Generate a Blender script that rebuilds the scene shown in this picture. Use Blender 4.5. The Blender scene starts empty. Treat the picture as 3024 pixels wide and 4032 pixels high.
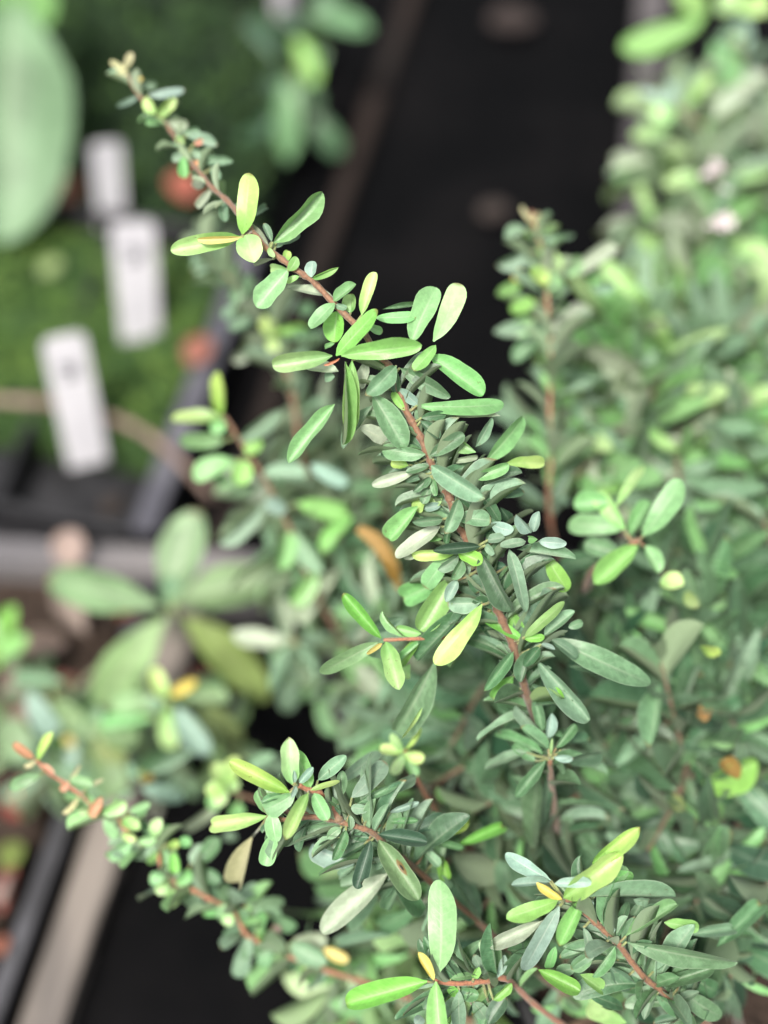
import bpy, bmesh, math, random
from mathutils import Vector, Matrix, noise
R = math.radians
rnd = random.Random(7)
sc = bpy.context.scene
COL = sc.collection

# ------------------------------------------------------------------ camera
CAM_H, PITCH, LENS = 0.90, R(55), 52.0
FOCUS = 0.600
cd = bpy.data.cameras.new('camera'); cam = bpy.data.objects.new('camera', cd); COL.objects.link(cam)
cd.sensor_fit = 'HORIZONTAL'; cd.sensor_width = 24.0; cd.lens = LENS
cam.location = (0, 0, CAM_H); cam.rotation_euler = (math.pi/2 - PITCH, 0, 0)
cd.clip_start = 0.02; cd.clip_end = 200
cd.dof.use_dof = True; cd.dof.focus_distance = FOCUS; cd.dof.aperture_fstop = 2.4
cd.dof.aperture_blades = 0
sc.camera = cam

# ------------------------------------------------------------------ world, sun, exposure
SUN_EL, SUN_AZ = R(62), R(205)          # azimuth from +Y towards +X
w = bpy.data.worlds.new('World'); sc.world = w; w.use_nodes = True
nt = w.node_tree; bg = nt.nodes['Background']
sky = nt.nodes.new('ShaderNodeTexSky'); sky.sky_type = 'NISHITA'; sky.sun_disc = False
sky.sun_elevation = SUN_EL; sky.sun_rotation = SUN_AZ
sky.air_density = 1.0; sky.dust_density = 6.0; sky.ozone_density = 0.6
hsv = nt.nodes.new('ShaderNodeHueSaturation'); hsv.inputs['Saturation'].default_value = 0.30      # veiled, milky daylight
nt.links.new(sky.outputs[0], hsv.inputs['Color']); nt.links.new(hsv.outputs[0], bg.inputs[0]); bg.inputs[1].default_value = 0.09
sl = bpy.data.lights.new('sun', 'SUN'); sun = bpy.data.objects.new('sun', sl); COL.objects.link(sun)
sl.energy = 2.5; sl.angle = R(10); sl.color = (1.0, 0.94, 0.84)
sd = Vector((math.sin(SUN_AZ)*math.cos(SUN_EL), math.cos(SUN_AZ)*math.cos(SUN_EL), math.sin(SUN_EL)))
sun.rotation_euler = sd.to_track_quat('Z', 'Y').to_euler()
vs = sc.view_settings; vs.view_transform = 'Standard'; vs.look = 'None'; vs.gamma = 1.0
vs.use_curve_mapping = False; vs.exposure = 1.12
sc.render.engine = 'CYCLES'
cy = sc.cycles; cy.use_denoising = True; cy.max_bounces = 8; cy.diffuse_bounces = 5; cy.transmission_bounces = 6
cy.sample_clamp_indirect = 6.0
try: cy.denoiser = 'OPENIMAGEDENOISE'
except Exception: pass

# ------------------------------------------------------------------ where things stand
FPX = LENS/24.0*3024
CM = Matrix.Translation(cam.location) @ cam.rotation_euler.to_matrix().to_4x4()
def U(px, py, d):
    """point of the place seen at photo pixel (px, py), d metres along the camera axis"""
    return CM @ Vector(((px-1512)/FPX*d, -(py-2016)/FPX*d, -d))
def G(px, py, z=0.0):
    """point of the horizontal plane at height z seen at that pixel"""
    o = CM.translation; q = U(px, py, 1.0) - o
    return o + q*((z-o.z)/q.z)

# ------------------------------------------------------------------ materials
def newmat(name):
    m = bpy.data.materials.new(name); m.use_nodes = True
    n = m.node_tree; n.nodes.clear()
    return m, n, n.nodes, n.links
def mathn(n, l, op, a, b=None, clamp=False):
    x = n.new('ShaderNodeMath'); x.operation = op; x.use_clamp = clamp
    for i, v in enumerate((a, b)):
        if v is None: continue
        if isinstance(v, (int, float)): x.inputs[i].default_value = v
        else: l.new(v, x.inputs[i])
    return x.outputs[0]
def mixc(n, l, f, a, b, mode='MIX'):
    x = n.new('ShaderNodeMix'); x.data_type = 'RGBA'; x.blend_type = mode
    for k, v in ((0, f), (6, a), (7, b)):
        if isinstance(v, (int, float)): x.inputs[k].default_value = v
        elif isinstance(v, tuple): x.inputs[k].default_value = (*v, 1)
        else: l.new(v, x.inputs[k])
    return x.outputs[2]
def smooth(n, l, v, a, b, lo=0.0, hi=1.0):
    x = n.new('ShaderNodeMapRange'); x.interpolation_type = 'SMOOTHSTEP'
    l.new(v, x.inputs[0])
    for i, q in enumerate((a, b, lo, hi)): x.inputs[i+1].default_value = q
    return x.outputs[0]

LEAFK = 0.86
def leaf_material(name, top, under, rib, trans=0.25, mott=0.25, rough=0.5, edge=0.35, spot=False, fresh=False, nscale=330):
    m, nt, n, l = newmat(name)
    top = tuple(c*LEAFK for c in top); under = tuple(c*LEAFK for c in under); rib = tuple(c*LEAFK for c in rib)
    uv = n.new('ShaderNodeUVMap'); uv.uv_map = 'UVMap'
    sp = n.new('ShaderNodeSeparateXYZ'); l.new(uv.outputs[0], sp.inputs[0])
    u, v = sp.outputs[0], sp.outputs[1]
    av = mathn(n, l, 'ABSOLUTE', mathn(n, l, 'MULTIPLY', mathn(n, l, 'SUBTRACT', v, 0.5), 2.0))   # 0 midrib .. 1 margin
    oi = n.new('ShaderNodeObjectInfo'); gi = n.new('ShaderNodeNewGeometry')
    rr = mathn(n, l, 'FRACT', mathn(n, l, 'ADD', oi.outputs['Random'], gi.outputs['Random Per Island']))
    r2 = mathn(n, l, 'FRACT', mathn(n, l, 'MULTIPLY', rr, 17.31))
    tc = n.new('ShaderNodeTexCoord')
    geo = gi.outputs['Position']
    nz = n.new('ShaderNodeTexNoise'); l.new(geo, nz.inputs['Vector']); nz.inputs['Scale'].default_value = nscale; nz.inputs['Detail'].default_value = 4
    nz2 = n.new('ShaderNodeTexNoise'); l.new(geo, nz2.inputs['Vector']); nz2.inputs['Scale'].default_value = 1500; nz2.inputs['Detail'].default_value = 3
    # lateral veins: slanting bands off the midrib
    vv = mathn(n, l, 'SINE', mathn(n, l, 'MULTIPLY', mathn(n, l, 'SUBTRACT', u, mathn(n, l, 'MULTIPLY', av, 0.13)), 80.0))
    vein = smooth(n, l, vv, 0.75, 1.0)
    vein = mathn(n, l, 'MULTIPLY', vein, mathn(n, l, 'SUBTRACT', 1.0, av, True))
    ribf = mathn(n, l, 'MULTIPLY', smooth(n, l, av, 0.02, 0.16, 1, 0), smooth(n, l, u, 0.55, 1.0, 1, 0.25))
    edgef = mathn(n, l, 'MULTIPLY', smooth(n, l, av, 0.90, 0.99), edge)
    hs = n.new('ShaderNodeHueSaturation')
    l.new(mathn(n, l, 'ADD', 0.492, mathn(n, l, 'MULTIPLY', rr, 0.024)), hs.inputs['Hue'])
    l.new(mathn(n, l, 'ADD', 0.86, mathn(n, l, 'MULTIPLY', r2, 0.24)), hs.inputs['Saturation'])
    l.new(mathn(n, l, 'ADD', 0.80, mathn(n, l, 'MULTIPLY', mathn(n, l, 'FRACT', mathn(n, l, 'MULTIPLY', rr, 7.7)), 0.42)), hs.inputs['Value'])
    base = mixc(n, l, mathn(n, l, 'MULTIPLY', smooth(n, l, nz.outputs['Fac'], 0.38, 0.66), mott), top, tuple(min(1, c*1.7+0.02) for c in top))
    base = mixc(n, l, mathn(n, l, 'MULTIPLY', smooth(n, l, nz2.outputs['Fac'], 0.5, 0.72), mott*0.6), base, tuple(c*0.55 for c in top))
    base = mixc(n, l, mathn(n, l, 'MULTIPLY', vein, 0.26), base, rib)
    base = mixc(n, l, mathn(n, l, 'MULTIPLY', ribf, 0.62), base, rib)
    base = mixc(n, l, edgef, base, tuple(min(1, c*1.15+0.05) for c in rib))
    # young growth greens towards its stalk; a few leaves carry brown specks and a scorched tip
    if fresh: base = mixc(n, l, smooth(n, l, mathn(n, l, 'ADD', u, mathn(n, l, 'MULTIPLY', mathn(n, l, 'SUBTRACT', nz.outputs['Fac'], 0.5), 0.5)), 0.05, 0.75, 0.75, 0), base, tuple(a*b for a, b in zip(top, (0.52, 0.72, 0.55))))
    n4 = n.new('ShaderNodeTexNoise'); l.new(geo, n4.inputs['Vector']); n4.inputs['Scale'].default_value = 700; n4.inputs['Detail'].default_value = 1
    speck = mathn(n, l, 'MULTIPLY', smooth(n, l, n4.outputs['Fac'], 0.70, 0.76), smooth(n, l, r2, 0.6, 0.8, 0, 0.4))
    base = mixc(n, l, speck, base, (0.10, 0.06, 0.025))
    tipb = mathn(n, l, 'MULTIPLY', smooth(n, l, u, 0.93, 0.99), smooth(n, l, rr, 0.72, 0.78, 0, 0.7))
    base = mixc(n, l, tipb, base, (0.20, 0.12, 0.05))
    if spot:
        d = n.new('ShaderNodeVectorMath'); d.operation = 'DISTANCE'; l.new(uv.outputs[0], d.inputs[0]); d.inputs[1].default_value = (0.50, 0.66, 0)
        sv = mathn(n, l, 'ADD', d.outputs['Value'], mathn(n, l, 'MULTIPLY', mathn(n, l, 'SUBTRACT', nz.outputs['Fac'], 0.5), 0.10))
        base = mixc(n, l, smooth(n, l, sv, 0.10, 0.16, 1, 0), base, (0.17, 0.10, 0.03))
        base = mixc(n, l, smooth(n, l, sv, 0.03, 0.07, 1, 0), base, (0.02, 0.012, 0.008))
    back = mixc(n, l, mathn(n, l, 'MULTIPLY', ribf, 0.6), under, tuple(min(1, c*1.25) for c in under))
    back = mixc(n, l, mathn(n, l, 'MULTIPLY', nz.outputs['Fac'], mott), back, tuple(c*0.7 for c in under))
    colr = mixc(n, l, gi.outputs['Backfacing'], base, back)
    l.new(colr, hs.inputs['Color'])
    bm = n.new('ShaderNodeBump'); bm.inputs['Strength'].default_value = 0.35; bm.inputs['Distance'].default_value = 0.0006
    hgt = mathn(n, l, 'ADD', mathn(n, l, 'MULTIPLY', nz2.outputs['Fac'], 0.5), mathn(n, l, 'SUBTRACT', mathn(n, l, 'MULTIPLY', nz.outputs['Fac'], 0.6), mathn(n, l, 'ADD', mathn(n, l, 'MULTIPLY', vein, 0.25), mathn(n, l, 'MULTIPLY', ribf, 0.5))))
    l.new(hgt, bm.inputs['Height'])
    p = n.new('ShaderNodeBsdfPrincipled'); l.new(hs.outputs[0], p.inputs['Base Color']); l.new(bm.outputs[0], p.inputs['Normal'])
    p.inputs['Roughness'].default_value = rough; p.inputs['Specular IOR Level'].default_value = 0.5
    p.inputs['Sheen Weight'].default_value = 0.05; p.inputs['Sheen Roughness'].default_value = 0.4
    tr = n.new('ShaderNodeBsdfTranslucent')
    tcx = mixc(n, l, 1.0, hs.outputs[0], (1.25, 1.35, 0.55), 'MULTIPLY'); l.new(tcx, tr.inputs['Color'])
    ms = n.new('ShaderNodeMixShader'); ms.inputs[0].default_value = trans
    l.new(p.outputs[0], ms.inputs[1]); l.new(tr.outputs[0], ms.inputs[2])
    o = n.new('ShaderNodeOutputMaterial'); l.new(ms.outputs[0], o.inputs[0])
    return m
UND = (0.28, 0.37, 0.235)
LM = {
 'Y': leaf_material('leaf_lime', (0.57, 0.78, 0.26), (0.5, 0.62, 0.3), (0.64, 0.80, 0.36), 0.35, 0.14, 0.38, 0.15, False, True),
 'y': leaf_material('leaf_pale_lime', (0.49, 0.73, 0.33), (0.44, 0.6, 0.34), (0.54, 0.74, 0.40), 0.35, 0.18, 0.38, 0.15, False, True),
 'g': leaf_material('leaf_fresh', (0.225, 0.45, 0.185), (0.34, 0.46, 0.3), (0.38, 0.56, 0.32), 0.28, 0.28, 0.38, 0.2),
 'G': leaf_material('leaf_bright', (0.26, 0.53, 0.135), (0.34, 0.48, 0.24), (0.42, 0.64, 0.28), 0.30, 0.22, 0.38, 0.15),
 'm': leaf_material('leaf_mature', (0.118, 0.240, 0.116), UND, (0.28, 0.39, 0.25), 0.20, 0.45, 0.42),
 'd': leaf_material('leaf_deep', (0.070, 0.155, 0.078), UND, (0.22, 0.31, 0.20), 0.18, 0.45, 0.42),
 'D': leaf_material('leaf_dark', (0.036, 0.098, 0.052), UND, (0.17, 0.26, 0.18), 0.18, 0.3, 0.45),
 'b': leaf_material('leaf_greyish', (0.175, 0.295, 0.188), UND, (0.33, 0.43, 0.31), 0.2, 0.35, 0.55, 0.45),
 'B': leaf_material('leaf_bluish', (0.25, 0.385, 0.315), UND, (0.42, 0.53, 0.44), 0.2, 0.3, 0.55, 0.4),
 'u': leaf_material('leaf_underside', (0.36, 0.43, 0.32), (0.36, 0.43, 0.32), (0.48, 0.52, 0.4), 0.2, 0.3, 0.5, 0.3),
 'o': leaf_material('leaf_orange', (0.68, 0.55, 0.17), (0.66, 0.54, 0.24), (0.8, 0.66, 0.3), 0.3, 0.2, 0.5, 0.1),
 'P': leaf_material('leaf_pink', (0.66, 0.30, 0.19), (0.7, 0.4, 0.3), (0.8, 0.45, 0.3), 0.3, 0.2, 0.5, 0.1),
 'c': leaf_material('leaf_cream', (0.62, 0.60, 0.36), (0.6, 0.56, 0.4), (0.72, 0.68, 0.45), 0.3, 0.2, 0.5, 0.1),
 's': leaf_material('leaf_spotted', (0.15, 0.26, 0.11), UND, (0.32, 0.42, 0.24), 0.2, 0.35, 0.5, 0.5, True),
 'L': leaf_material('broad_leaf', (0.19, 0.30, 0.145), (0.33, 0.42, 0.28), (0.36, 0.46, 0.28), 0.3, 0.7, 0.5, 0.1, False, False, 60),
 'j': leaf_material('large_leaf', (0.105, 0.20, 0.092), (0.3, 0.42, 0.26), (0.30, 0.42, 0.26), 0.25, 0.8, 0.5, 0.0, False, False, 22),
 'O': leaf_material('broad_leaf_olive', (0.20, 0.27, 0.085), (0.3, 0.36, 0.18), (0.36, 0.43, 0.2), 0.3, 0.7, 0.5, 0.1, False, False, 60),
 'K': leaf_material('dead_leaf', (0.21, 0.055, 0.04), (0.2, 0.07, 0.05), (0.22, 0.08, 0.06), 0.05, 0.5, 0.7, 0.1),
 'k': leaf_material('dry_leaf_pink', (0.24, 0.175, 0.155), (0.34, 0.26, 0.22), (0.38, 0.28, 0.24), 0.1, 0.5, 0.7, 0.1),
 'e': leaf_material('rotting_leaf', (0.018, 0.011, 0.009), (0.03, 0.018, 0.014), (0.035, 0.02, 0.015), 0.05, 0.5, 0.8, 0.1),
 'q': leaf_material('yellowed_leaf', (0.34, 0.20, 0.05), (0.4, 0.25, 0.08), (0.46, 0.28, 0.09), 0.25, 0.3, 0.6, 0.1),
}
def simple_material(name, c1, c2, scale=60, rough=0.7, bump=0.2, dist=0.002, stretch=None, detail=6, spec=0.3):
    m, nt, n, l = newmat(name)
    tc = n.new('ShaderNodeTexCoord'); src = tc.outputs['Object']
    if stretch:
        mp = n.new('ShaderNodeMapping'); mp.inputs['Scale'].default_value = stretch; l.new(src, mp.inputs[0]); src = mp.outputs[0]
    nz = n.new('ShaderNodeTexNoise'); l.new(src, nz.inputs['Vector']); nz.inputs['Scale'].default_value = scale; nz.inputs['Detail'].default_value = detail
    c = mixc(n, l, smooth(n, l, nz.outputs['Fac'], 0.35, 0.68), c1, c2)
    b = n.new('ShaderNodeBump'); b.inputs['Strength'].default_value = bump; b.inputs['Distance'].default_value = dist; l.new(nz.outputs['Fac'], b.inputs['Height'])
    p = n.new('ShaderNodeBsdfPrincipled'); l.new(c, p.inputs['Base Color']); l.new(b.outputs[0], p.inputs['Normal'])
    p.inputs['Roughness'].default_value = rough; p.inputs['Specular IOR Level'].default_value = spec
    o = n.new('ShaderNodeOutputMaterial'); l.new(p.outputs[0], o.inputs[0])
    return m
def stem_material(name, a, b, c):
    """bark: colour runs with the UV from woody base (0) to young tip (1)"""
    m, nt, n, l = newmat(name)
    uv = n.new('ShaderNodeUVMap'); uv.uv_map = 'UVMap'
    sp = n.new('ShaderNodeSeparateXYZ'); l.new(uv.outputs[0], sp.inputs[0])
    gi = n.new('ShaderNodeNewGeometry')
    nz = n.new('ShaderNodeTexNoise'); l.new(gi.outputs['Position'], nz.inputs['Vector']); nz.inputs['Scale'].default_value = 900; nz.inputs['Detail'].default_value = 5
    nz2 = n.new('ShaderNodeTexNoise'); l.new(gi.outputs['Position'], nz2.inputs['Vector']); nz2.inputs['Scale'].default_value = 160; nz2.inputs['Detail'].default_value = 3
    cc = mixc(n, l, smooth(n, l, sp.outputs[0], 0.1, 0.75), a, b)
    cc = mixc(n, l, smooth(n, l, nz2.outputs['Fac'], 0.5, 0.72), cc, c)
    cc = mixc(n, l, mathn(n, l, 'MULTIPLY', smooth(n, l, nz.outputs['Fac'], 0.45, 0.7), 0.5), cc, tuple(x*0.5 for x in a))
    bm = n.new('ShaderNodeBump'); bm.inputs['Strength'].default_value = 0.6; bm.inputs['Distance'].default_value = 0.0006; l.new(nz.outputs['Fac'], bm.inputs['Height'])
    p = n.new('ShaderNodeBsdfPrincipled'); l.new(cc, p.inputs['Base Color']); l.new(bm.outputs[0], p.inputs['Normal'])
    p.inputs['Roughness'].default_value = 0.65; p.inputs['Sheen Weight'].default_value = 0.25
    o = n.new('ShaderNodeOutputMaterial'); l.new(p.outputs[0], o.inputs[0])
    return m
BARK = stem_material('bark', (0.075, 0.046, 0.03), (0.22, 0.112, 0.062), (0.15, 0.11, 0.07))
BARK_DULL = stem_material('dull_bark', (0.07, 0.045, 0.03), (0.16, 0.10, 0.06), (0.14, 0.11, 0.07))
BARK_RED = stem_material('young_bark', (0.11, 0.065, 0.04), (0.36, 0.15, 0.085), (0.24, 0.16, 0.095))
PETIOLE = stem_material('petiole', (0.15, 0.16, 0.07), (0.22, 0.26, 0.10), (0.24, 0.13, 0.07))
GREEN_STEM = stem_material('green_stem', (0.16, 0.2, 0.08), (0.22, 0.3, 0.1), (0.2, 0.14, 0.08))

# ------------------------------------------------------------------ shared leaf meshes (x = length 0..1, y = width)
PROF = {
 'obovate': [(0,.08),(.03,.14),(.10,.40),(.18,.60),(.28,.77),(.42,.92),(.58,.98),(.7,1),(.82,.94),(.9,.78),(.955,.56),(.985,.34),(1,0)],
 'elliptic': [(0,.06),(.04,.11),(.10,.38),(.18,.60),(.28,.80),(.4,.95),(.53,1),(.67,.97),(.8,.85),(.9,.64),(.96,.41),(.99,.21),(1,0)],
 'broad': [(0,.06),(.04,.1),(.12,.34),(.25,.68),(.4,.92),(.55,1),(.68,.97),(.8,.84),(.9,.62),(.96,.38),(.99,.2),(1,0)],
 'round': [(0,.1),(.04,.3),(.12,.6),(.25,.85),(.42,.98),(.55,1),(.7,.94),(.82,.8),(.91,.6),(.965,.38),(.99,.2),(1,0)],
 'strap': [(0,.08),(.03,.17),(.10,.48),(.18,.70),(.28,.86),(.4,.96),(.55,1),(.7,1),(.8,.95),(.87,.84),(.925,.68),(.963,.49),(.988,.28),(1,0)],
}
def lerp_prof(p, u):
    for (a, x), (b, y) in zip(p, p[1:]):
        if u <= b: return x + (y-x)*(u-a)/(b-a)
    return 0.0
ROWS = 13
def leaf_geometry(kind, arch, fold, wave, twist, seed, notch=0):
    rg = random.Random(seed); p = PROF[kind]
    us = [0, .04, .10, .18, .28, .39, .50, .61, .71, .80, .87, .925, .963, .988, 1.0]
    ph = rg.uniform(0, 6); side = rg.uniform(-.05, .05)
    V, UVS, F = [], [], []
    cols = [-1, -.55, 0, .55, 1]
    for i, u in enumerate(us):
        hw = 0.5*lerp_prof(p, u)
        for s in cols:
            k = 1.0
            if abs(s) == 1: k = 1 + wave*0.13*math.sin(u*13 + ph + s*2) + rg.uniform(-.008, .008)
            if notch and s == notch and .72 < u < .9: k = rg.uniform(.2, .5)
            y = s*hw*k + side*math.sin(u*3.1)
            z = -arch*(u*u) + arch*0.5*u + fold*abs(s)*hw + wave*0.05*abs(s)*math.sin(u*11 + ph*1.7 + s) + twist*s*hw*u - 0.03*(s*s)*hw
            V.append((u, y, z)); UVS.append((u, 0.5+0.5*s))
    nc = len(cols)
    for i in range(len(us)-1):
        for j in range(nc-1):
            a = i*nc+j
            if i == len(us)-2: F.append((a, a+nc, a+nc+1, a+1))
            else: F.append((a, a+nc, a+nc+1, a+1))
    F = [(a, d, c, b) for a, b, c, d in [(f[0], f[1], f[2], f[3]) for f in F]]
    F = [tuple(reversed(f)) for f in F]
    return V, UVS, F
def mesh_from(name, V, F, UVS=None, mats=(), smooth_=True, mi=None):
    me = bpy.data.meshes.new(name); me.from_pydata(V, [], F)
    if UVS is not None:
        ul = me.uv_layers.new(name='UVMap')
        vi = [0]*len(me.loops); me.loops.foreach_get('vertex_index', vi)
        flat = []
        for k in vi: flat += [UVS[k][0], UVS[k][1]]
        ul.data.foreach_set('uv', flat)
    for m in mats: me.materials.append(m)
    if mi is not None: me.polygons.foreach_set('material_index', mi)
    if smooth_: me.polygons.foreach_set('use_smooth', [True]*len(me.polygons))
    me.update()
    return me
LG = {}
for kind in PROF:
    LG[kind] = []
    for q in range(5):
        LG[kind].append(leaf_geometry(kind, [.10, .22, -.06, .16, .3][q], [.40, .22, .62, .48, .12][q], [.1, .35, .2, .5, .15][q], [0, .25, -.2, .1, -.3][q], 11+q))
LG['broad'] = [leaf_geometry('broad', [.12, .2, .05][q], [.2, .12, .28][q], 0.22, [.1, -.15, 0][q], 70+q) for q in range(3)]
LG['chewed'] = [leaf_geometry('obovate', .12, .35, .3, .1, 5, 1)]
LMESH = {k: [mesh_from('leaf_'+k, *[g[0], g[2], g[1]], mats=(LM['m'],)) for g in v] for k, v in LG.items()}
# normals of a fresh leaf must look towards +z
for k, v in LMESH.items():
    for me in v:
        if me.polygons[22].normal.z < 0: me.flip_normals()

def leaf_matrix(p0, p1, width, normal):
    ax = p1-p0; L = ax.length; ax = ax/L
    y = normal.cross(ax).normalized(); z = ax.cross(y).normalized()
    M = Matrix(((ax.x*L, y.x*width, z.x*L, p0.x), (ax.y*L, y.y*width, z.y*L, p0.y), (ax.z*L, y.z*width, z.z*L, p0.z), (0, 0, 0, 1)))
    return M
def kind_of(c, L, W, rg):
    if W > 0.017: return 'broad'
    if L/W < 1.7: return 'round'
    if c in 'YygGoPc': return rg.choice(['obovate', 'strap', 'strap'])
    return rg.choice(['elliptic', 'strap', 'elliptic', 'strap'])

class Shrub:
    """one plant: an Empty at its foot, branches as parts, leaves as pieces of their branch; leaves past the limit go into one joined part"""
    def __init__(s, name, foot, label, cat, group=None, limit=290):
        s.root = bpy.data.objects.new(name, None); COL.objects.link(s.root); s.root.location = foot; s.root.empty_display_size = .02
        s.root['label'] = label; s.root['category'] = cat
        if group: s.root['group'] = group
        s.leaves = []; s.limit = limit; s.foot = Vector(foot); s.inv = Matrix.Translation(-s.foot)
    def part(s, name, me, parent=None):
        o = bpy.data.objects.new(name, me); COL.objects.link(o); o.parent = parent or s.root
        return o
    def stem(s, pts, r0, r1, mat=None, name='branch', parent=None, t0=0.0, t1=1.0, knots=0.25):
        me = tube_mesh(name, [p-s.foot for p in pts], r0, r1, mat or BARK, t0, t1, knots)
        return s.part(name, me, parent)
    def leaf(s, branch, p0, p1, width, normal, c, kind=None, prio=0.0, rg=rnd):
        s.leaves.append((prio, branch, leaf_matrix(p0-s.foot, p1-s.foot, width, normal), c, kind or kind_of(c, (p1-p0).length, width, rg), rg.random()))
    def finish(s):
        s.leaves.sort(key=lambda q: -q[0])
        rest = s.leaves[s.limit:]
        for pr, br, M, c, kind, rv in s.leaves[:s.limit]:
            L = LMESH[kind]; me = L[int(rv*len(L)) % len(L)]
            o = bpy.data.objects.new('leaf', me); COL.objects.link(o); o.parent = br or s.root
            o.matrix_basis = M
            o.material_slots[0].link = 'OBJECT'; o.material_slots[0].material = LM[c]
        if rest:
            V, UVS, F, MI, mats = [], [], [], [], []
            for pr, br, M, c, kind, rv in rest:
                g = LG[kind][int(rv*len(LG[kind])) % len(LG[kind])]; k = len(V)
                V += [tuple(M @ Vector(v)) for v in g[0]]; UVS += g[1]
                if c not in mats: mats.append(c)
                F += [tuple(k+i for i in f) for f in g[2]]; MI += [mats.index(c)]*len(g[2])
            o = s.part('leaves', mesh_from('leaves', V, F, UVS, [LM[c] for c in mats], True, MI))
            o['kind'] = 'stuff'

def catmull(P, n=5):
    if len(P) < 3: return [P[0].lerp(P[-1], i/n) for i in range(n+1)]
    Q = [P[0]*2-P[1]] + list(P) + [P[-1]*2-P[-2]]; out = []
    for i in range(1, len(Q)-2):
        a, b, c, d = Q[i-1:i+3]
        for k in range(n):
            t = k/n
            out.append(0.5*((2*b)+(c-a)*t+(2*a-5*b+4*c-d)*t*t+(3*b-a-3*c+d)*t**3))
    out.append(Q[-2]); return out
def tube_mesh(name, pts, r0, r1, mat, t0=0., t1=1., knots=0.25, sides=8):
    """tapered stem along pts (base to tip) with small swellings at the nodes"""
    P = pts; n = len(P); V, F, UVS = [], [], []
    up = Vector((0.31, 0.27, 0.91)); lens = [0]
    for a, b in zip(P, P[1:]): lens.append(lens[-1]+(b-a).length)
    tot = lens[-1] or 1
    for i, p in enumerate(P):
        t = (P[min(i+1, n-1)]-P[max(i-1, 0)]).normalized()
        x = t.cross(up)
        if x.length < 1e-3: x = t.cross(Vector((1, 0, 0)))
        x.normalize(); y = t.cross(x); f = lens[i]/tot
        r = (r0+(r1-r0)*f)*(1+knots*1.6*max(0, math.sin(i*2.1+2*noise.noise(p*60)))**4 + knots*0.8*noise.noise(p*420))
        for k in range(sides):
            a = 2*math.pi*k/sides
            V.append(tuple(p+x*(r*math.cos(a))+y*(r*math.sin(a)))); UVS.append((t0+(t1-t0)*f, k/sides))
    for i in range(n-1):
        for k in range(sides):
            k2 = (k+1) % sides
            F.append((i*sides+k, i*sides+k2, (i+1)*sides+k2, (i+1)*sides+k))
    F.append(tuple(range(sides-1, -1, -1))); F.append(tuple((n-1)*sides+k for k in range(sides)))
    return mesh_from(name, V, F, UVS, (mat,))

class Line:
    """a stem given as photo pixels with a depth each"""
    def __init__(s, spec):
        s.px = spec; s.pts = catmull([U(*q) for q in spec], 5)
        s.dep = catmull([Vector((q[0], q[1], q[2])) for q in spec], 5)
    def near(s, x, y):
        best = min(range(len(s.dep)), key=lambda i: (s.dep[i].x-x)**2+(s.dep[i].y-y)**2)
        q = s.dep[best]
        return q.z, math.hypot(q.x-x, q.y-y), s.pts[best]

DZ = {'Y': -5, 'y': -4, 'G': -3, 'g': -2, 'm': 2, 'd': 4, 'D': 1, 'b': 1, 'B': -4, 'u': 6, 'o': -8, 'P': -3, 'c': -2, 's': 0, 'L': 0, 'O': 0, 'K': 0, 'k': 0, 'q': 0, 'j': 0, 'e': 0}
def traced(shrub, branch, line, origin, scale, text, extra=0.0, seed=1, roll=38, tilt=0.32, twigs=True):
    """leaves read off the photograph: base x y, tip x y, apparent width, colour class, [depth shift mm]"""
    rg = random.Random(seed); tw = []
    for item in text.replace('\n', ' ').split(';'):
        q = item.split()
        if len(q) < 6: continue
        bx, by, tx, ty, wd = [float(v)/scale for v in q[:5]]
        bx += origin[0]; tx += origin[0]; by += origin[1]; ty += origin[1]; c = q[5]
        dz = (float(q[6]) if len(q) > 6 else DZ[c]+rg.uniform(-2, 2))/1000 + extra
        d, dist, sp = line.near(bx, by)
        p0 = U(bx, by, d + dz*0.6)
        lpx = math.hypot(tx-bx, ty-by)
        L0 = lpx/FPX*d
        k = rg.uniform(-tilt, tilt)
        if c in 'uDd': k = abs(k)
        p1 = U(tx, ty, d + dz + L0*k)
        ax = (p1-p0).normalized(); view = (cam.location-(p0+p1)/2).normalized()
        nrm = (view-ax*view.dot(ax)).normalized()
        ro = R(rg.uniform(-roll, roll))
        nrm = Matrix.Rotation(ro, 3, ax) @ nrm
        wd3 = 0.90*wd/FPX*(d+dz)/max(0.72, math.cos(ro))
        shrub.leaf(branch, p0, p1, wd3, nrm, c, prio=1e3+lpx*wd, rg=rg)
        if twigs and 14 < dist < 110: tw.append((sp, p0))
    for a, b in tw:
        mid = (a+b)/2 + Vector((0, 0, -0.001))
        shrub.stem([a, mid, b], 0.00055, 0.0004, PETIOLE, 'twig', branch, 0.2, 1.0, 0.1)

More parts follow.
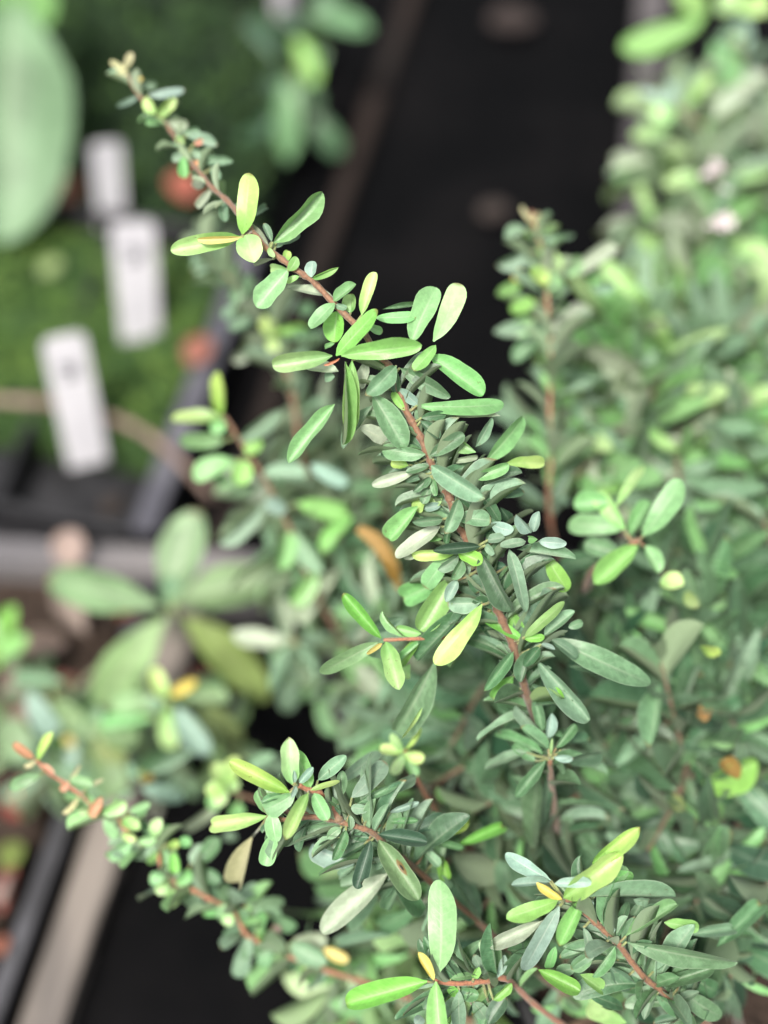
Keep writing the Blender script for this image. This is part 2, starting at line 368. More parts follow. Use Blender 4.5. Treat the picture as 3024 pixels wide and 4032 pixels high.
def grow(shrub, branch, pts, n, seed, lmin, lmax, classes, young='y', amax=0.35, aspect=(3.7, 5.0), start=0.05, up=0.15, prio=0.0, spread=(45, 80), away=False, tipfrac=0.12, tuft=True):
    """leaves set spirally along a stem"""
    rg = random.Random(seed); ang = rg.uniform(0, 6.28)
    N = len(pts)-1
    for i in range(n):
        f = start+(1-start)*(i+rg.uniform(-.3, .3))/max(1, n-1); f = min(max(f, 0), 1)
        x = f*N; k = min(int(x), N-1); p = pts[k].lerp(pts[k+1], x-k); t = (pts[k+1]-pts[k]).normalized()
        ang += 2.4 + rg.uniform(-.35, .35)
        a = t.cross(Vector((0.2, 0.1, 1))).normalized(); b = t.cross(a)
        for att in range(6):
            rad = a*math.cos(ang)+b*math.sin(ang)
            if not away or rad.dot((cam.location-p).normalized()) < amax: break
            ang += 0.9
        th = R(rg.uniform(*spread)); th *= (1-0.35*f)
        dr = (t*math.cos(th)+rad*math.sin(th)+Vector((0, 0, up*rg.uniform(-.6, 1)))).normalized()
        L = rg.uniform(lmin, lmax)*(1-0.45*max(0, (f-0.7)/0.3))
        if rg.random() < 0.16: L *= 0.6
        c = rg.choice(classes)
        if f > 1-tipfrac: c = rg.choice(young)
        nr = (t*math.sin(th)-rad*math.cos(th)); nr = (nr+Vector((rg.uniform(-.4, .4), rg.uniform(-.4, .4), 0.55))).normalized()
        nr = (nr-dr*nr.dot(dr)).normalized()
        W = L/rg.uniform(*aspect)
        p0 = p+rad*0.001
        shrub.leaf(branch, p0, p0+dr*L, W, nr, c, prio=prio+rg.random(), rg=rg)
        if tuft and rg.random() < 0.45:          # small leaf in the axil
            d2 = (dr+Vector((rg.uniform(-.7, .7), rg.uniform(-.7, .7), rg.uniform(-.3, .7)))).normalized()
            n2 = (nr-d2*nr.dot(d2)).normalized()
            shrub.leaf(branch, p0, p0+d2*L*0.45, L*0.45/rg.uniform(2.3, 3.2), n2, rg.choice(classes), prio=prio*0.5+rg.random()*0.5, rg=rg)
# ------------------------------------------------------------------ the setting
def tagged(o, label=None, cat=None, group=None, kind=None):
    for k, v in (('label', label), ('category', cat), ('group', group), ('kind', kind)):
        if v: o[k] = v
    return o
def obj(name, me, parent=None, loc=(0, 0, 0)):
    o = bpy.data.objects.new(name, me); COL.objects.link(o); o.location = loc
    if parent: o.parent = parent
    return o
def empty(name, loc):
    o = bpy.data.objects.new(name, None); COL.objects.link(o); o.location = loc; o.empty_display_size = .02
    return o
ROW = R(13)
E1 = Vector((math.sin(ROW), math.cos(ROW), 0)); E2 = Vector((math.cos(ROW), -math.sin(ROW), 0))
def bar_mesh(name, a, b, width, z0, z1, mat, bevel=0.002, rough=0.0, seed=1, cuts=14):
    """a straight board from a to b, slightly uneven, with eased edges"""
    rg = random.Random(seed)
    a = Vector((a.x, a.y, 0)); b = Vector((b.x, b.y, 0)); t = (b-a).normalized(); s = Vector((t.y, -t.x, 0)); h = width/2
    e = min(bevel, h*0.4, (z1-z0)*0.4)
    prof = [(-h, z0), (-h, z1-e), (-h+e, z1), (h-e, z1), (h, z1-e), (h, z0)]
    V, F = [], []
    for i in range(cuts+1):
        p = a.lerp(b, i/cuts)
        for y, z in prof:
            V.append(tuple(p+s*(y+rg.uniform(-rough, rough))+Vector((0, 0, z+rg.uniform(-rough, rough)*(z > z0)))))
    n = len(prof)
    for i in range(cuts):
        for k in range(n):
            F.append((i*n+k, i*n+(k+1) % n, (i+1)*n+(k+1) % n, (i+1)*n+k))
    F.append(tuple(range(n-1, -1, -1))); F.append(tuple(cuts*n+k for k in range(n)))
    me = mesh_from(name, V, F, None, (mat,), False)
    bm = bmesh.new(); bm.from_mesh(me); bmesh.ops.recalc_face_normals(bm, faces=bm.faces); bm.to_mesh(me); bm.free()
    return me

def weave_material():
    m, nt, n, l = newmat('weed_mat')
    tc = n.new('ShaderNodeTexCoord'); mp = n.new('ShaderNodeMapping'); mp.inputs['Rotation'].default_value = (0, 0, -ROW); l.new(tc.outputs['Object'], mp.inputs[0])
    sp = n.new('ShaderNodeSeparateXYZ'); l.new(mp.outputs[0], sp.inputs[0])
    sx = mathn(n, l, 'SINE', mathn(n, l, 'MULTIPLY', sp.outputs[0], 2500)); sy = mathn(n, l, 'SINE', mathn(n, l, 'MULTIPLY', sp.outputs[1], 2500))
    wv = mathn(n, l, 'MULTIPLY', sx, sy)
    nz = n.new('ShaderNodeTexNoise'); l.new(tc.outputs['Object'], nz.inputs['Vector']); nz.inputs['Scale'].default_value = 9; nz.inputs['Detail'].default_value = 8
    n3 = n.new('ShaderNodeTexNoise'); l.new(tc.outputs['Object'], n3.inputs['Vector']); n3.inputs['Scale'].default_value = 260; n3.inputs['Detail'].default_value = 4
    c = mixc(n, l, smooth(n, l, nz.outputs['Fac'], 0.42, 0.75), (0.0018, 0.002, 0.0025), (0.0055, 0.0052, 0.0058))
    c = mixc(n, l, mathn(n, l, 'MULTIPLY', smooth(n, l, n3.outputs['Fac'], 0.62, 0.75), 0.5), c, (0.010, 0.008, 0.007))
    b = n.new('ShaderNodeBump'); b.inputs['Strength'].default_value = 0.5; b.inputs['Distance'].default_value = 0.0006; l.new(wv, b.inputs['Height'])
    p = n.new('ShaderNodeBsdfPrincipled'); l.new(c, p.inputs['Base Color']); l.new(b.outputs[0], p.inputs['Normal']); p.inputs['Roughness'].default_value = 0.85
    p.inputs['Specular IOR Level'].default_value = 0.06
    o = n.new('ShaderNodeOutputMaterial'); l.new(p.outputs[0], o.inputs[0]); return m
# ground: one sheet, gently rumpled near the plants, out to the horizon
V, F = [], []
xs = [-60, -8, -2] + [-0.8+0.04*i for i in range(46)] + [2, 8, 60]
ys = [-60, -8, -1] + [-0.1+0.04*i for i in range(46)] + [3, 10, 60]
for y in ys:
    for x in xs:
        k = 1 if abs(x) < 1 and -.1 < y < 1.8 else 0
        V.append((x, y, k*0.005*noise.noise(Vector((x*5, y*5, 0)))))
nx = len(xs)
for j in range(len(ys)-1):
    for i in range(nx-1):
        a = j*nx+i; F.append((a, a+1, a+nx+1, a+nx))
ground = obj('ground', mesh_from('ground', V, F, None, (weave_material(),)), loc=(0, 0, -0.006))
tagged(ground, 'black woven weed mat covering the nursery ground', kind='structure')

WOOD = simple_material('weathered_wood', (0.10, 0.09, 0.086), (0.20, 0.176, 0.16), 40, 0.8, 0.5, 0.002, (1, .16, 1))
WOOD_G = simple_material('grey_wood', (0.10, 0.096, 0.105), (0.165, 0.155, 0.16), 40, 0.8, 0.4, 0.002, (.16, 1, 1))
WOOD_K = simple_material('dark_grey_wood', (0.05, 0.046, 0.05), (0.09, 0.083, 0.087), 40, 0.8, 0.4, 0.002, (.16, 1, 1))
WOOD_D = simple_material('dark_wood', (0.007, 0.005, 0.0042), (0.015, 0.009, 0.007), 40, 0.8, 0.4, 0.002, (1, .16, 1))
PLASTIC = simple_material('tray_plastic', (0.012, 0.012, 0.014), (0.03, 0.03, 0.034), 30, 0.45, 0.15, 0.001)
PLASTIC_G = simple_material('dusty_tray_plastic', (0.06, 0.06, 0.075), (0.11, 0.11, 0.13), 30, 0.5, 0.15, 0.001)
PLASTIC_H = simple_material('worn_tray_plastic', (0.035, 0.035, 0.04), (0.07, 0.07, 0.08), 30, 0.5, 0.15, 0.001)
SOIL = simple_material('soil', (0.018, 0.012, 0.009), (0.06, 0.04, 0.03), 220, 0.95, 1.0, 0.006)
MOSS = simple_material('moss', (0.012, 0.035, 0.008), (0.04, 0.08, 0.018), 90, 0.9, 1.0, 0.006)
MOSS_D = simple_material('dark_groundcover', (0.004, 0.010, 0.004), (0.010, 0.024, 0.009), 70, 0.9, 1.0, 0.006)
TAG = simple_material('white_plastic', (0.45, 0.445, 0.485), (0.55, 0.545, 0.585), 80, 0.4, 0.05, 0.0005)
TAG_G = simple_material('grey_plastic', (0.22, 0.21, 0.24), (0.30, 0.29, 0.32), 80, 0.5, 0.05, 0.0005)
INK = simple_material('faded_ink', (0.02, 0.02, 0.03), (0.10, 0.10, 0.13), 400, 0.6, 0.0, 0.0005)
INK_L = simple_material('pale_print', (0.33, 0.33, 0.38), (0.42, 0.42, 0.47), 500, 0.6, 0.0, 0.0005)

# boards lying on the mat, all along one row direction
p = G(390, 3377, .022)
b1 = obj('wooden_batten', bar_mesh('batten', p-E1*0.42, G(745, 2330, .022)+E1*0.01, 0.0235, 0.0, .022, WOOD, .003, .0004, 3, 30))
tagged(b1, 'weathered grey tan wooden batten running up from the bottom corner', 'batten', 'wooden battens on the mat')
q = G(1420, 545, .008)
b2 = obj('wooden_batten', bar_mesh('batten_dark', q-E1*1.1, q+E1*0.7, 0.015, -0.002, .008, WOOD_D, .002, .0004, 4, 30))
tagged(b2, 'thin dark brown wooden batten half lost on the black mat', 'batten', 'wooden battens on the mat')
rr_ = G(2530, 560, .02)
b3 = obj('wooden_batten', bar_mesh('batten_right', rr_-Vector((.14, .99, 0))*0.45, rr_+Vector((.14, .99, 0))*0.8, 0.024, 0.0, .02, WOOD_K, .003, .0004, 5, 30))
tagged(b3, 'grey wooden batten behind the upper shrub with pale blooms', 'batten', 'wooden battens on the mat')
fa, fb = G(-700, 2120, .05), G(1190, 2232, .05)
b4 = obj('wooden_batten', bar_mesh('batten_cross', fa, fb, 0.0195, 0.0, .05, WOOD_G, .002, .0004, 6, 30))
tagged(b4, 'mauve grey crossbar in front of the mossy tray', 'batten', 'wooden battens on the mat')

def tray(name, c, wx, wy, h, mat, rimmat, rim, label, inner=()):
    """open tray, c = its near right corner, wx along -E2, wy along E1"""
    root = empty(name, c); tagged(root, label, 'tray')
    O = Vector((0, 0, 0))
    A, B, Cc, D = O, O+E1*wy, O+E1*wy-E2*wx, O-E2*wx
    fl = obj('tray_floor', bar_mesh('tray_floor', (A+D)/2, (B+Cc)/2, wx-0.004, 0.002, 0.006, mat), root)
    for a, b, nm in ((A, B, 'side'), (D, Cc, 'side'), (A-E2*rim*.52, D+E2*rim*.52, 'front'), (B-E2*rim*.52, Cc+E2*rim*.52, 'back')):
        obj('tray_wall', bar_mesh('tray_wall', a, b, 0.003, 0.006, h-.004, mat), root)
        obj('tray_rim', bar_mesh('tray_rim', a, b, rim if nm == 'side' else rim*.4, h-.004, h, rimmat if nm == 'side' else mat, .0015), root)
    for t in inner:
        obj('divider', bar_mesh('divider', O-E2*(wx*t), O-E2*(wx*t)+E1*wy, 0.006, .006, h-.012, mat), root)
    return root
c1 = G(560, 2085, .055); c1.z = 0
tray('seedling_tray', c1, 0.34, 0.255, 0.055, PLASTIC, PLASTIC_G, 0.0165, 'black plastic seedling tray filled with green moss', (0.30, 0.62))
c2 = G(22, 3840, .04)-E1*0.25; c2.z = 0
tr2 = tray('soil_tray', c2, 0.30, 0.52, 0.04, PLASTIC, PLASTIC_H, 0.0105, 'plastic tray of brown litter beside the tan batten')
sb = bar_mesh('soil', -E2*0.15+E1*0.012, -E2*0.15+E1*0.508, 0.27, 0.007, 0.028, SOIL, .004, .003, 8, 60)
obj('soil', sb, tr2)

# mossy root block inside the tray, with tufts
def tuft_field(name, o, x0, x1, y0, y1, z, count, seed, mats, hmin, hmax, parent=None):
    rg = random.Random(seed); V, F, MI = [], [], []
    for i in range(count):
        p = E1*rg.uniform(y0, y1)-E2*rg.uniform(x0, x1)+Vector((0, 0, z))
        g = noise.noise((p+o)*18)
        if g < -0.25 and rg.random() < .6: continue
        for s in range(3):
            a = rg.uniform(0, 6.28); h = rg.uniform(hmin, hmax); ww = h*rg.uniform(.25, .45)
            d = Vector((math.cos(a), math.sin(a), rg.uniform(.5, 1.8))).normalized(); sd_ = Vector((-d.y, d.x, 0)).normalized()
            k = len(V); V += [tuple(p), tuple(p+d*h*.6+sd_*ww*.5), tuple(p+d*h), tuple(p+d*h*.6-sd_*ww*.5)]
            F.append((k, k+1, k+2, k+3)); MI.append(rg.randrange(len(mats)))
    me = mesh_from(name, V, F, [(0.5, 0.5)]*len(V), mats, True, MI)
    ob = obj(name, me, parent, (0, 0, 0) if parent else o); ob['kind'] = 'stuff'
    return ob
def bumpy(name, x0, x1, y0, y1, z0, z1, mat, amp, fr, parent, n=60):
    V, F = [], []
    for j in range(n+1):
        for i in range(n+1):
            p = E1*(y0+(y1-y0)*j/n)-E2*(x0+(x1-x0)*i/n); ed = i in (0, n) or j in (0, n)
            zz = z0 if ed else z1+amp*noise.noise(p*fr)+amp*.5*noise.noise(p*fr*3.1)
            V.append((p.x, p.y, zz))
    for j in range(n):
        for i in range(n):
            a = j*(n+1)+i; F.append((a, a+n+1, a+n+2, a+1))
    return obj(name, mesh_from(name, V, F, None, (mat,)), parent)
ML1 = simple_material('moss_leaf', (0.055, 0.12, 0.02), (0.13, 0.21, 0.045), 50, 0.8, 0, 0.001)
ML2 = simple_material('moss_leaf_dark', (0.018, 0.05, 0.012), (0.045, 0.09, 0.02), 50, 0.8, 0, 0.001)
mroot = empty('moss_bed', c1+E1*0.072+Vector((0, 0, .006))); tagged(mroot, 'bed of short green moss in the tray around the white labels', 'moss bed')
bumpy('moss', 0.012, 0.328, 0.0, 0.172, 0.0, 0.036, MOSS, .006, 40, mroot)
tuft_field('moss_tufts', c1, 0.014, 0.326, 0.004, 0.168, 0.034, 3800, 21, [ML1, ML2], .004, .010, mroot)
droot = empty('ground_cover', c1+E1*0.268+Vector((0, 0, .006))); tagged(droot, 'dark low ground cover behind the mossy bed', 'ground cover')
bumpy('foliage_bed', 0.012, 0.328, 0.0, 0.24, 0.0, 0.030, MOSS_D, .008, 30, droot, 40)
ML3 = simple_material('cover_leaf', (0.006, 0.018, 0.007), (0.014, 0.035, 0.012), 50, 0.8, 0, 0.001)
tuft_field('cover_leaves', c1+E1*.3, 0.014, 0.326, 0.004, 0.236, 0.028, 2400, 22, [ML3, ML3, ML2], .008, .02, droot)
bk = empty('ground_cover', G(560, -120, 0)); tagged(bk, 'dim leafy cover at the top of the picture beyond the tray', 'ground cover')
bumpy('foliage_bed', -0.14, 0.32, -0.05, 0.22, 0.0, 0.02, MOSS_D, .01, 25, bk, 40)
tuft_field('cover_leaves', bk.location, -0.13, 0.31, -.04, .21, 0.018, 1500, 23, [ML3], .01, .03, bk)

# plant labels
def plant_tag(base, top, width, mat, label, marks=True, seed=1):
    ax = top-base; L = ax.length; ax.normalize()
    view = (cam.location-(base+top)/2).normalized(); nr = (view-ax*view.dot(ax)).normalized()
    nr = (nr+Vector((0.12, -0.1, 0))).normalized(); nr = (nr-ax*nr.dot(ax)).normalized(); sx = ax.cross(nr).normalized()
    root = empty('plant_label', base); tagged(root, label, 'plant label', 'plant labels in the tray')
    h = width/2; r = h*0.45; out = [(-h*.92, 0), (h*.92, 0)]
    for k in range(7):
        a = k/6*math.pi/2; out.append((h-r+r*math.cos(a), L-r+r*math.sin(a)))
    for k in range(7):
        a = math.pi/2+k/6*math.pi/2; out.append((-h+r+r*math.cos(a), L-r+r*math.sin(a)))
    V, F = [], []; n = len(out)
    bend = lambda y: 0.0
    for z in (0, 0.0008):
        for x, y in out: V.append(tuple(sx*x+ax*y+nr*(z+bend(y))))
    F.append(tuple(range(n-1, -1, -1))); F.append(tuple(range(n, 2*n)))
    for k in range(n): F.append((k, (k+1) % n, n+(k+1) % n, n+k))
    obj('blade', mesh_from('label_blade', V, F, None, (mat,), False), root)
    def strip(name, x0, x1, y0, y1, m_):
        z = 0.0011
        V = [tuple(sx*x+ax*y+nr*(z+bend(y))) for x, y in ((x0, y0), (x1, y0), (x1, y1), (x0, y1))]
        obj(name, mesh_from(name, V, [(0, 1, 2, 3)], None, (m_,), False), root)
    if marks:
        rg = random.Random(seed)
        for i in range(3):
            for j in range(3):
                if (i, j) == (0, 1): continue
                x = (-.38+.26*i)*h; y = L*(.68+.036*j)
                strip('printed_mark', x, x+h*.23, y, y+L*.031, INK)
        for j in range(9):
            y = L*(.12+.058*j); strip('printed_line', -h*.18, h*(.1+.3*rg.random()), y, y+L*.012, INK_L)
    return root
def depth_of(pt): return -(CM.inverted() @ pt).z
for bx, by, tx, ty, wpx, k, mk, lab in ((345, 1815, 245, 1318, 200, .055, True, 'white plastic label nearest the crossbar with a dark printed mark'),
                                  (552, 1340, 520, 870, 200, .055, True, 'white plastic label in the middle of the three, dark mark near its top'),
                                  (440, 880, 415, 560, 140, .05, False, 'small blank white label farthest back, below the big pale leaf')):
    bz = G(bx, by, .042); d = depth_of(bz)
    tp = U(tx, ty, d-k)
    plant_tag(bz-Vector((0, 0, .004)), tp, 0.86*wpx/FPX*(d-k/2), TAG, lab, mk, bx)
bz = G(1125, 240, .01); plant_tag(bz, U(1105, -130, depth_of(bz)-.04), 85/FPX*1.25, TAG_G, 'dull grey label standing beside the leafy plant at the top', False, 3)
# ------------------------------------------------------------------ foreground shrub
foot = G(2560, 4230, 0.0); foot.z = 0.165
S1 = Shrub('shrub', foot, 'sharp grey green shrub in front with arching red brown branches', 'shrub', 'small leaved shrubs', limit=300)
TS = 1659/800
# --- main arching branch
A = Line([(2420,3900,.73),(2300,3640,.725),(2200,3380,.715),(2150,3150,.70),(2140,2950,.67),(2105,2830,.64),(2070,2720,.624),(2050,2640,.618),(2020,2540,.616),(1990,2470,.614),(1960,2400,.612),(1930,2330,.611),(1890,2240,.61),(1855,2170,.609),(1830,2110,.608),(1800,2060,.607),(1770,1960,.606),(1740,1910,.605),(1710,1850,.604),(1690,1800,.603),(1655,1720,.602),(1600,1620,.602),(1575,1550,.602),(1540,1450,.602),(1480,1390,.602),(1434,1313,.602),(1366,1246,.603),(1310,1190,.604),(1230,1106,.605),(1160,1058,.606),(1082,1000,.608),(1045,975,.609),(980,890,.615),(905,801,.63),(827,729,.645),(765,651,.658),(707,569,.67),(658,497,.678),(552,381,.688),(509,309,.692),(480,262,.695)])
Apts = [foot] + A.pts
brA = S1.stem(catmull([foot, foot.lerp(A.pts[0], .5)+Vector((.01, .01, .02)), A.pts[0]], 4)[:-1]+A.pts, 0.0024, 0.0006, BARK)
traced(S1, brA, A, (600, 600), TS, '''
735 670 795 178 185 Y -8; 715 690 148 800 170 y -6; 735 690 368 712 70 o -14; 760 680 835 905 240 y -12; 985 735 1395 330 195 g -4;
950 760 780 590 70 u; 975 730 905 580 60 b; 1010 740 1215 670 85 b; 980 770 1080 700 70 b; 820 530 940 440 60 b 20; 985 870 835 925 45 u; 950 780 985 850 60 y;
1075 900 1110 800 80 Y 2; 1110 965 1185 860 90 G -6; 1110 955 850 1262 215 g -3; 1095 950 960 945 95 y 4; 1480 1180 1085 1085 112 u 8; 1200 1010 1090 1060 62 y 4;
1300 1020 1310 885 105 B; 1310 1025 1525 935 52 y -6''', seed=3, roll=25)
traced(S1, brA, A, (1000, 1000), TS, '''
650 385 838 248 110 g -5; 790 480 800 325 135 y 4; 660 400 460 592 145 g -6; 660 420 757 440 62 b -2; 680 470 650 722 190 G 6;
880 500 990 145 112 Y -4; 990 520 1325 510 98 g 2; 1050 452 1325 408 48 m 5; 1285 725 1480 258 190 g 4; 1465 715 1700 222 165 y -4;
670 830 985 470 160 G -7; 640 830 153 908 170 y -6; 712 830 1355 745 180 G -10; 740 880 712 1557 125 G -9; 800 870 790 1432 155 y -6;
690 960 410 912 115 u 5; 930 870 850 1100 115 u 8; 660 1230 278 1700 155 g 0; 1160 915 925 1152 170 m -9; 1150 950 1160 1135 92 d -2; 965 1140 1235 1592 235 m -9;
975 1230 712 1592 110 b 6; 850 1410 1098 1530 125 u 6; 1190 930 1592 1172 150 m 1; 1485 745 1310 945 118 G -6; 1430 830 1880 1148 190 g 0; 1350 1240 1180 1110 110 B 0; 1440 1190 1360 1090 100 b 4;
700 850 570 908 26 P -10; 660 1000 575 1010 90 b 9; 930 590 1050 640 80 g 4; 660 730 575 765 45 g 8''', seed=4, roll=25)
traced(S1, brA, A, (1400, 1500), TS, '''
500 200 1222 212 112 g 0; 1180 285 735 222 100 u 6; 400 240 290 92 85 G 1; 540 300 737 275 88 d -2; 530 330 682 472 98 d -2; 640 330 485 560 160 Y 12;
985 580 660 368 140 y 2; 980 540 1125 308 105 b 8; 1060 660 1395 305 190 g 22; 605 612 888 432 132 m -6; 570 600 208 560 132 m -4; 640 640 785 595 82 d 0;
430 690 288 680 92 Y 8; 600 690 412 742 82 m -1; 490 740 130 852 108 u 4; 570 760 408 832 62 b 4; 620 692 1045 962 175 b -8; 610 780 468 905 72 d -1;
615 790 560 872 52 m -2; 630 800 655 935 72 m 0; 600 870 548 1003 92 m 3; 960 790 1255 685 112 g -4; 1015 845 1358 755 132 d -1; 1090 920 1388 885 142 d 9;
1230 672 1558 668 102 Y 16; 550 880 500 1072 112 Y 7; 440 900 490 1045 70 g 9; 700 870 640 1022 125 y 8; 830 900 965 1045 102 m -2; 1040 940 1192 1142 122 d -1;
840 968 742 1242 125 m -7; 828 1125 1108 1130 132 m -5; 708 1130 458 1152 92 b -3; 510 1025 283 1292 152 g 5; 690 1190 322 1432 150 u 2; 830 1200 800 1312 102 y 8;
760 1180 738 1332 62 d 2; 820 1400 457 1412 112 Y 3; 1022 1350 638 1385 108 D -9; 835 1400 1035 1482 135 G -6; 500 1435 388 1452 45 u 6; 1100 1160 1275 1232 105 B -4;
1430 1240 1308 1080 112 B -12; 1450 1232 1502 1062 102 B -10; 1490 1310 1720 1330 112 B -9; 1390 1310 1192 1342 92 b -10; 1415 1280 1492 1292 62 g -12; 1080 1300 1222 1280 92 b -4; 1060 1340 1125 1412 75 b -4;
740 660 1000 615 55 u 6; 1000 980 920 1030 60 g 8; 1180 1030 1270 1160 110 D 14; 880 1220 1010 1290 120 D 12; 1010 1280 1120 1180 70 d 8; 700 1010 560 1040 80 B 8; 1120 1320 1230 1420 110 b 8; 560 1290 700 1250 100 g 9''', extra=-.003, seed=5, roll=28)
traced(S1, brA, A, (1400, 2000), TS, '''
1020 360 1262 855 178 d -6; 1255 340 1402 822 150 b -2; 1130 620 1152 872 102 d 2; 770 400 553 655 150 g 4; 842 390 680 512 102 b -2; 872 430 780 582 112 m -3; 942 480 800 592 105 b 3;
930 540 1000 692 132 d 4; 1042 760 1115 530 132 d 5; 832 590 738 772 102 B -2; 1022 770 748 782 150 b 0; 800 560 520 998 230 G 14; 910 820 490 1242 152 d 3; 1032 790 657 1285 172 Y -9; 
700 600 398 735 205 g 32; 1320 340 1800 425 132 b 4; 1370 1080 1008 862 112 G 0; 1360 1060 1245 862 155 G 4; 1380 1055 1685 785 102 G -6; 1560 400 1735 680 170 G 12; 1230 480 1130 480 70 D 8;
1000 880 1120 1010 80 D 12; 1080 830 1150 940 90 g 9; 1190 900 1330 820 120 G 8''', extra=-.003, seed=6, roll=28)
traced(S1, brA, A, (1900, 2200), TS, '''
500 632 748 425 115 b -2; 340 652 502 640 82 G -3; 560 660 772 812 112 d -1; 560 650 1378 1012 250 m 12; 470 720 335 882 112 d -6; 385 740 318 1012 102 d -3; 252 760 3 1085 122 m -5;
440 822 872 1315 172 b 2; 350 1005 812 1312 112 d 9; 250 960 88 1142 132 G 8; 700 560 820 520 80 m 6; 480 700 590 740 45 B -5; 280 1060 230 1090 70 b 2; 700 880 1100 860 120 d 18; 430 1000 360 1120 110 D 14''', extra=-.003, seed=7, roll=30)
# the upright side shoot low on the main branch
H = Line([(2260,3480,.715),(2200,3300,.69),(2175,3120,.655),(2165,2985,.628)])
brH = S1.stem(H.pts, 0.0017, 0.0010, BARK)
traced(S1, brH, H, (1900, 2200), TS, '''
540 1555 318 1372 112 m -4; 462 1405 268 1190 122 b 2; 492 1405 430 1130 102 m 4; 530 1465 562 1258 92 B -2; 600 1545 755 1350 82 m -1; 580 1622 742 1632 72 B -5; 560 1595 570 1470 30 y -9; 640 1562 772 1592 30 u -4;
500 1600 90 1430 105 m 14; 620 1500 880 1480 110 d 14; 430 1650 250 1500 110 m 8; 660 1640 980 1600 120 d 16; 520 1640 270 1950 122 m -3; 470 1680 380 2400 230 m 26; 560 1660 480 2300 130 d 24; 360 1580 0 1700 120 b 10''', seed=8, roll=30)
# pale flowerless side shoot to the left, with a twig of its own
W = Line([(2010,2520,.626),(1915,2510,.626),(1780,2510,.623),(1640,2515,.613),(1510,2520,.609)])
brW = S1.stem(W.pts, 0.0009, 0.0006, BARK_RED, 'twig', None, .4, 1)
traced(S1, brW, W, (1200, 2200), TS, '''
625 650 312 282 132 G -2; 600 680 117 948 152 g 0; 662 680 772 1062 172 y -4; 632 690 513 778 52 o -8; 952 612 742 562 97 G 0; 952 650 772 892 102 G 3; 600 720 580 830 130 b 12;
1062 830 748 1442 230 m 8; 960 1215 790 1495 50 Y 8; 800 480 560 560 120 b 30; 860 860 800 1000 90 y 16''', seed=9, roll=25, twigs=False)

# --- second branch, lower middle
B = Line([(2350,4000,.70),(2150,3850,.68),(1950,3690,.66),(1800,3560,.645),(1680,3460,.633),(1600,3390,.624),(1530,3340,.616),(1467,3279,.609),(1405,3255,.606),(1330,3235,.605),(1235,3217,.604),(1120,3228,.603),(1057,3211,.602)])
brB = S1.stem(catmull([foot, foot.lerp(B.pts[0], .5)+Vector((0, 0, .03)), B.pts[0]], 4)[:-1]+B.pts, 0.0022, 0.0008, BARK)
B2 = Line([(1340,3237,.605),(1300,3170,.604),(1255,3120,.602),(1216,3110,.60),(1175,3090,.598)])
brB2 = S1.stem(B2.pts, 0.0014, 0.0010, BARK_RED, 'twig', brB, .3, .9)
traced(S1, brB, B2, (850, 2850), TS, '''
600 560 110 305 152 Y -3; 622 490 595 120 168 y -8; 772 520 648 212 150 g 0; 640 482 638 382 42 B -11; 682 482 797 352 72 B -8; 652 512 620 602 45 B -11; 770 542 1003 463 66 Y -6;
650 562 388 722 160 g -1; 540 580 370 642 72 m 1; 752 570 568 953 122 Y -9; 802 568 912 792 132 g -4; 832 462 1063 262 132 b 2; 1012 602 1032 380 102 m 4; 850 560 1122 752 84 m 0; 560 560 360 560 120 g 8''', seed=10, roll=22)
traced(S1, brB, B, (850, 2850), TS, '''
455 732 492 962 152 g -7; 472 902 398 1162 152 g 0; 430 752 -60 830 150 Y 14; 440 735 338 540 112 g 6; 1110 602 1398 308 152 b 0; 1150 652 1500 478 72 m 3; 1090 742 1102 862 64 m -4;
1247 690 1108 692 82 b -3; 1050 682 918 722 74 m 2; 1000 802 520 978 132 b 7; 1020 850 913 932 92 m -3; 1062 870 948 1115 102 m -4; 1000 932 850 1002 54 d 1; 1270 890 1128 745 102 D 0; 1290 872 1422 648 92 b -2;
1320 900 1720 968 152 D -6; 1252 932 1112 918 82 d -2; 1252 960 1018 1085 104 d 2; 1130 1142 762 1008 152 B 8; 1330 950 1659 1440 205 s -3; 1130 1162 998 1252 74 b 7; 1400 800 1650 790 60 m 4; 1230 640 1380 560 160 b 10;
1380 1080 1290 1120 40 b -4; 1400 1080 1330 1060 34 u -5; 1390 1090 1310 1190 60 b -3; 1200 1000 1230 1130 90 d 5; 1400 560 1640 430 110 b 20; 1000 480 1350 210 120 b 26; 1060 800 780 830 90 b 6; 1420 720 1659 640 60 B 4''', seed=11, roll=25)
S1.leaf(brB, U(1460, 3310, .604), U(1404, 3500, .600), 130/TS/FPX*.6, (cam.location-U(1430, 3400, .6)).normalized(), 'D', 'chewed', 5e5)
traced(S1, brB, B, (1200, 3232), TS, '''
690 420 132 915 230 u 6; 762 440 598 632 92 d 9; 802 480 678 722 104 d 10; 890 90 1165 -30 122 D 2; 980 250 1102 372 92 b 0; 1000 430 1192 562 102 b 4; 1182 430 1422 832 152 d 8; 1040 152 1352 -12 64 Y 6;
1240 200 1602 48 112 G 16; 640 190 990 690 120 d 6; 1100 280 1160 480 110 G 9; 1020 170 1300 230 70 m 10; 930 700 560 900 150 m 60; 700 930 240 1010 115 b 62; 600 600 330 850 150 b 50''', seed=12, roll=28)

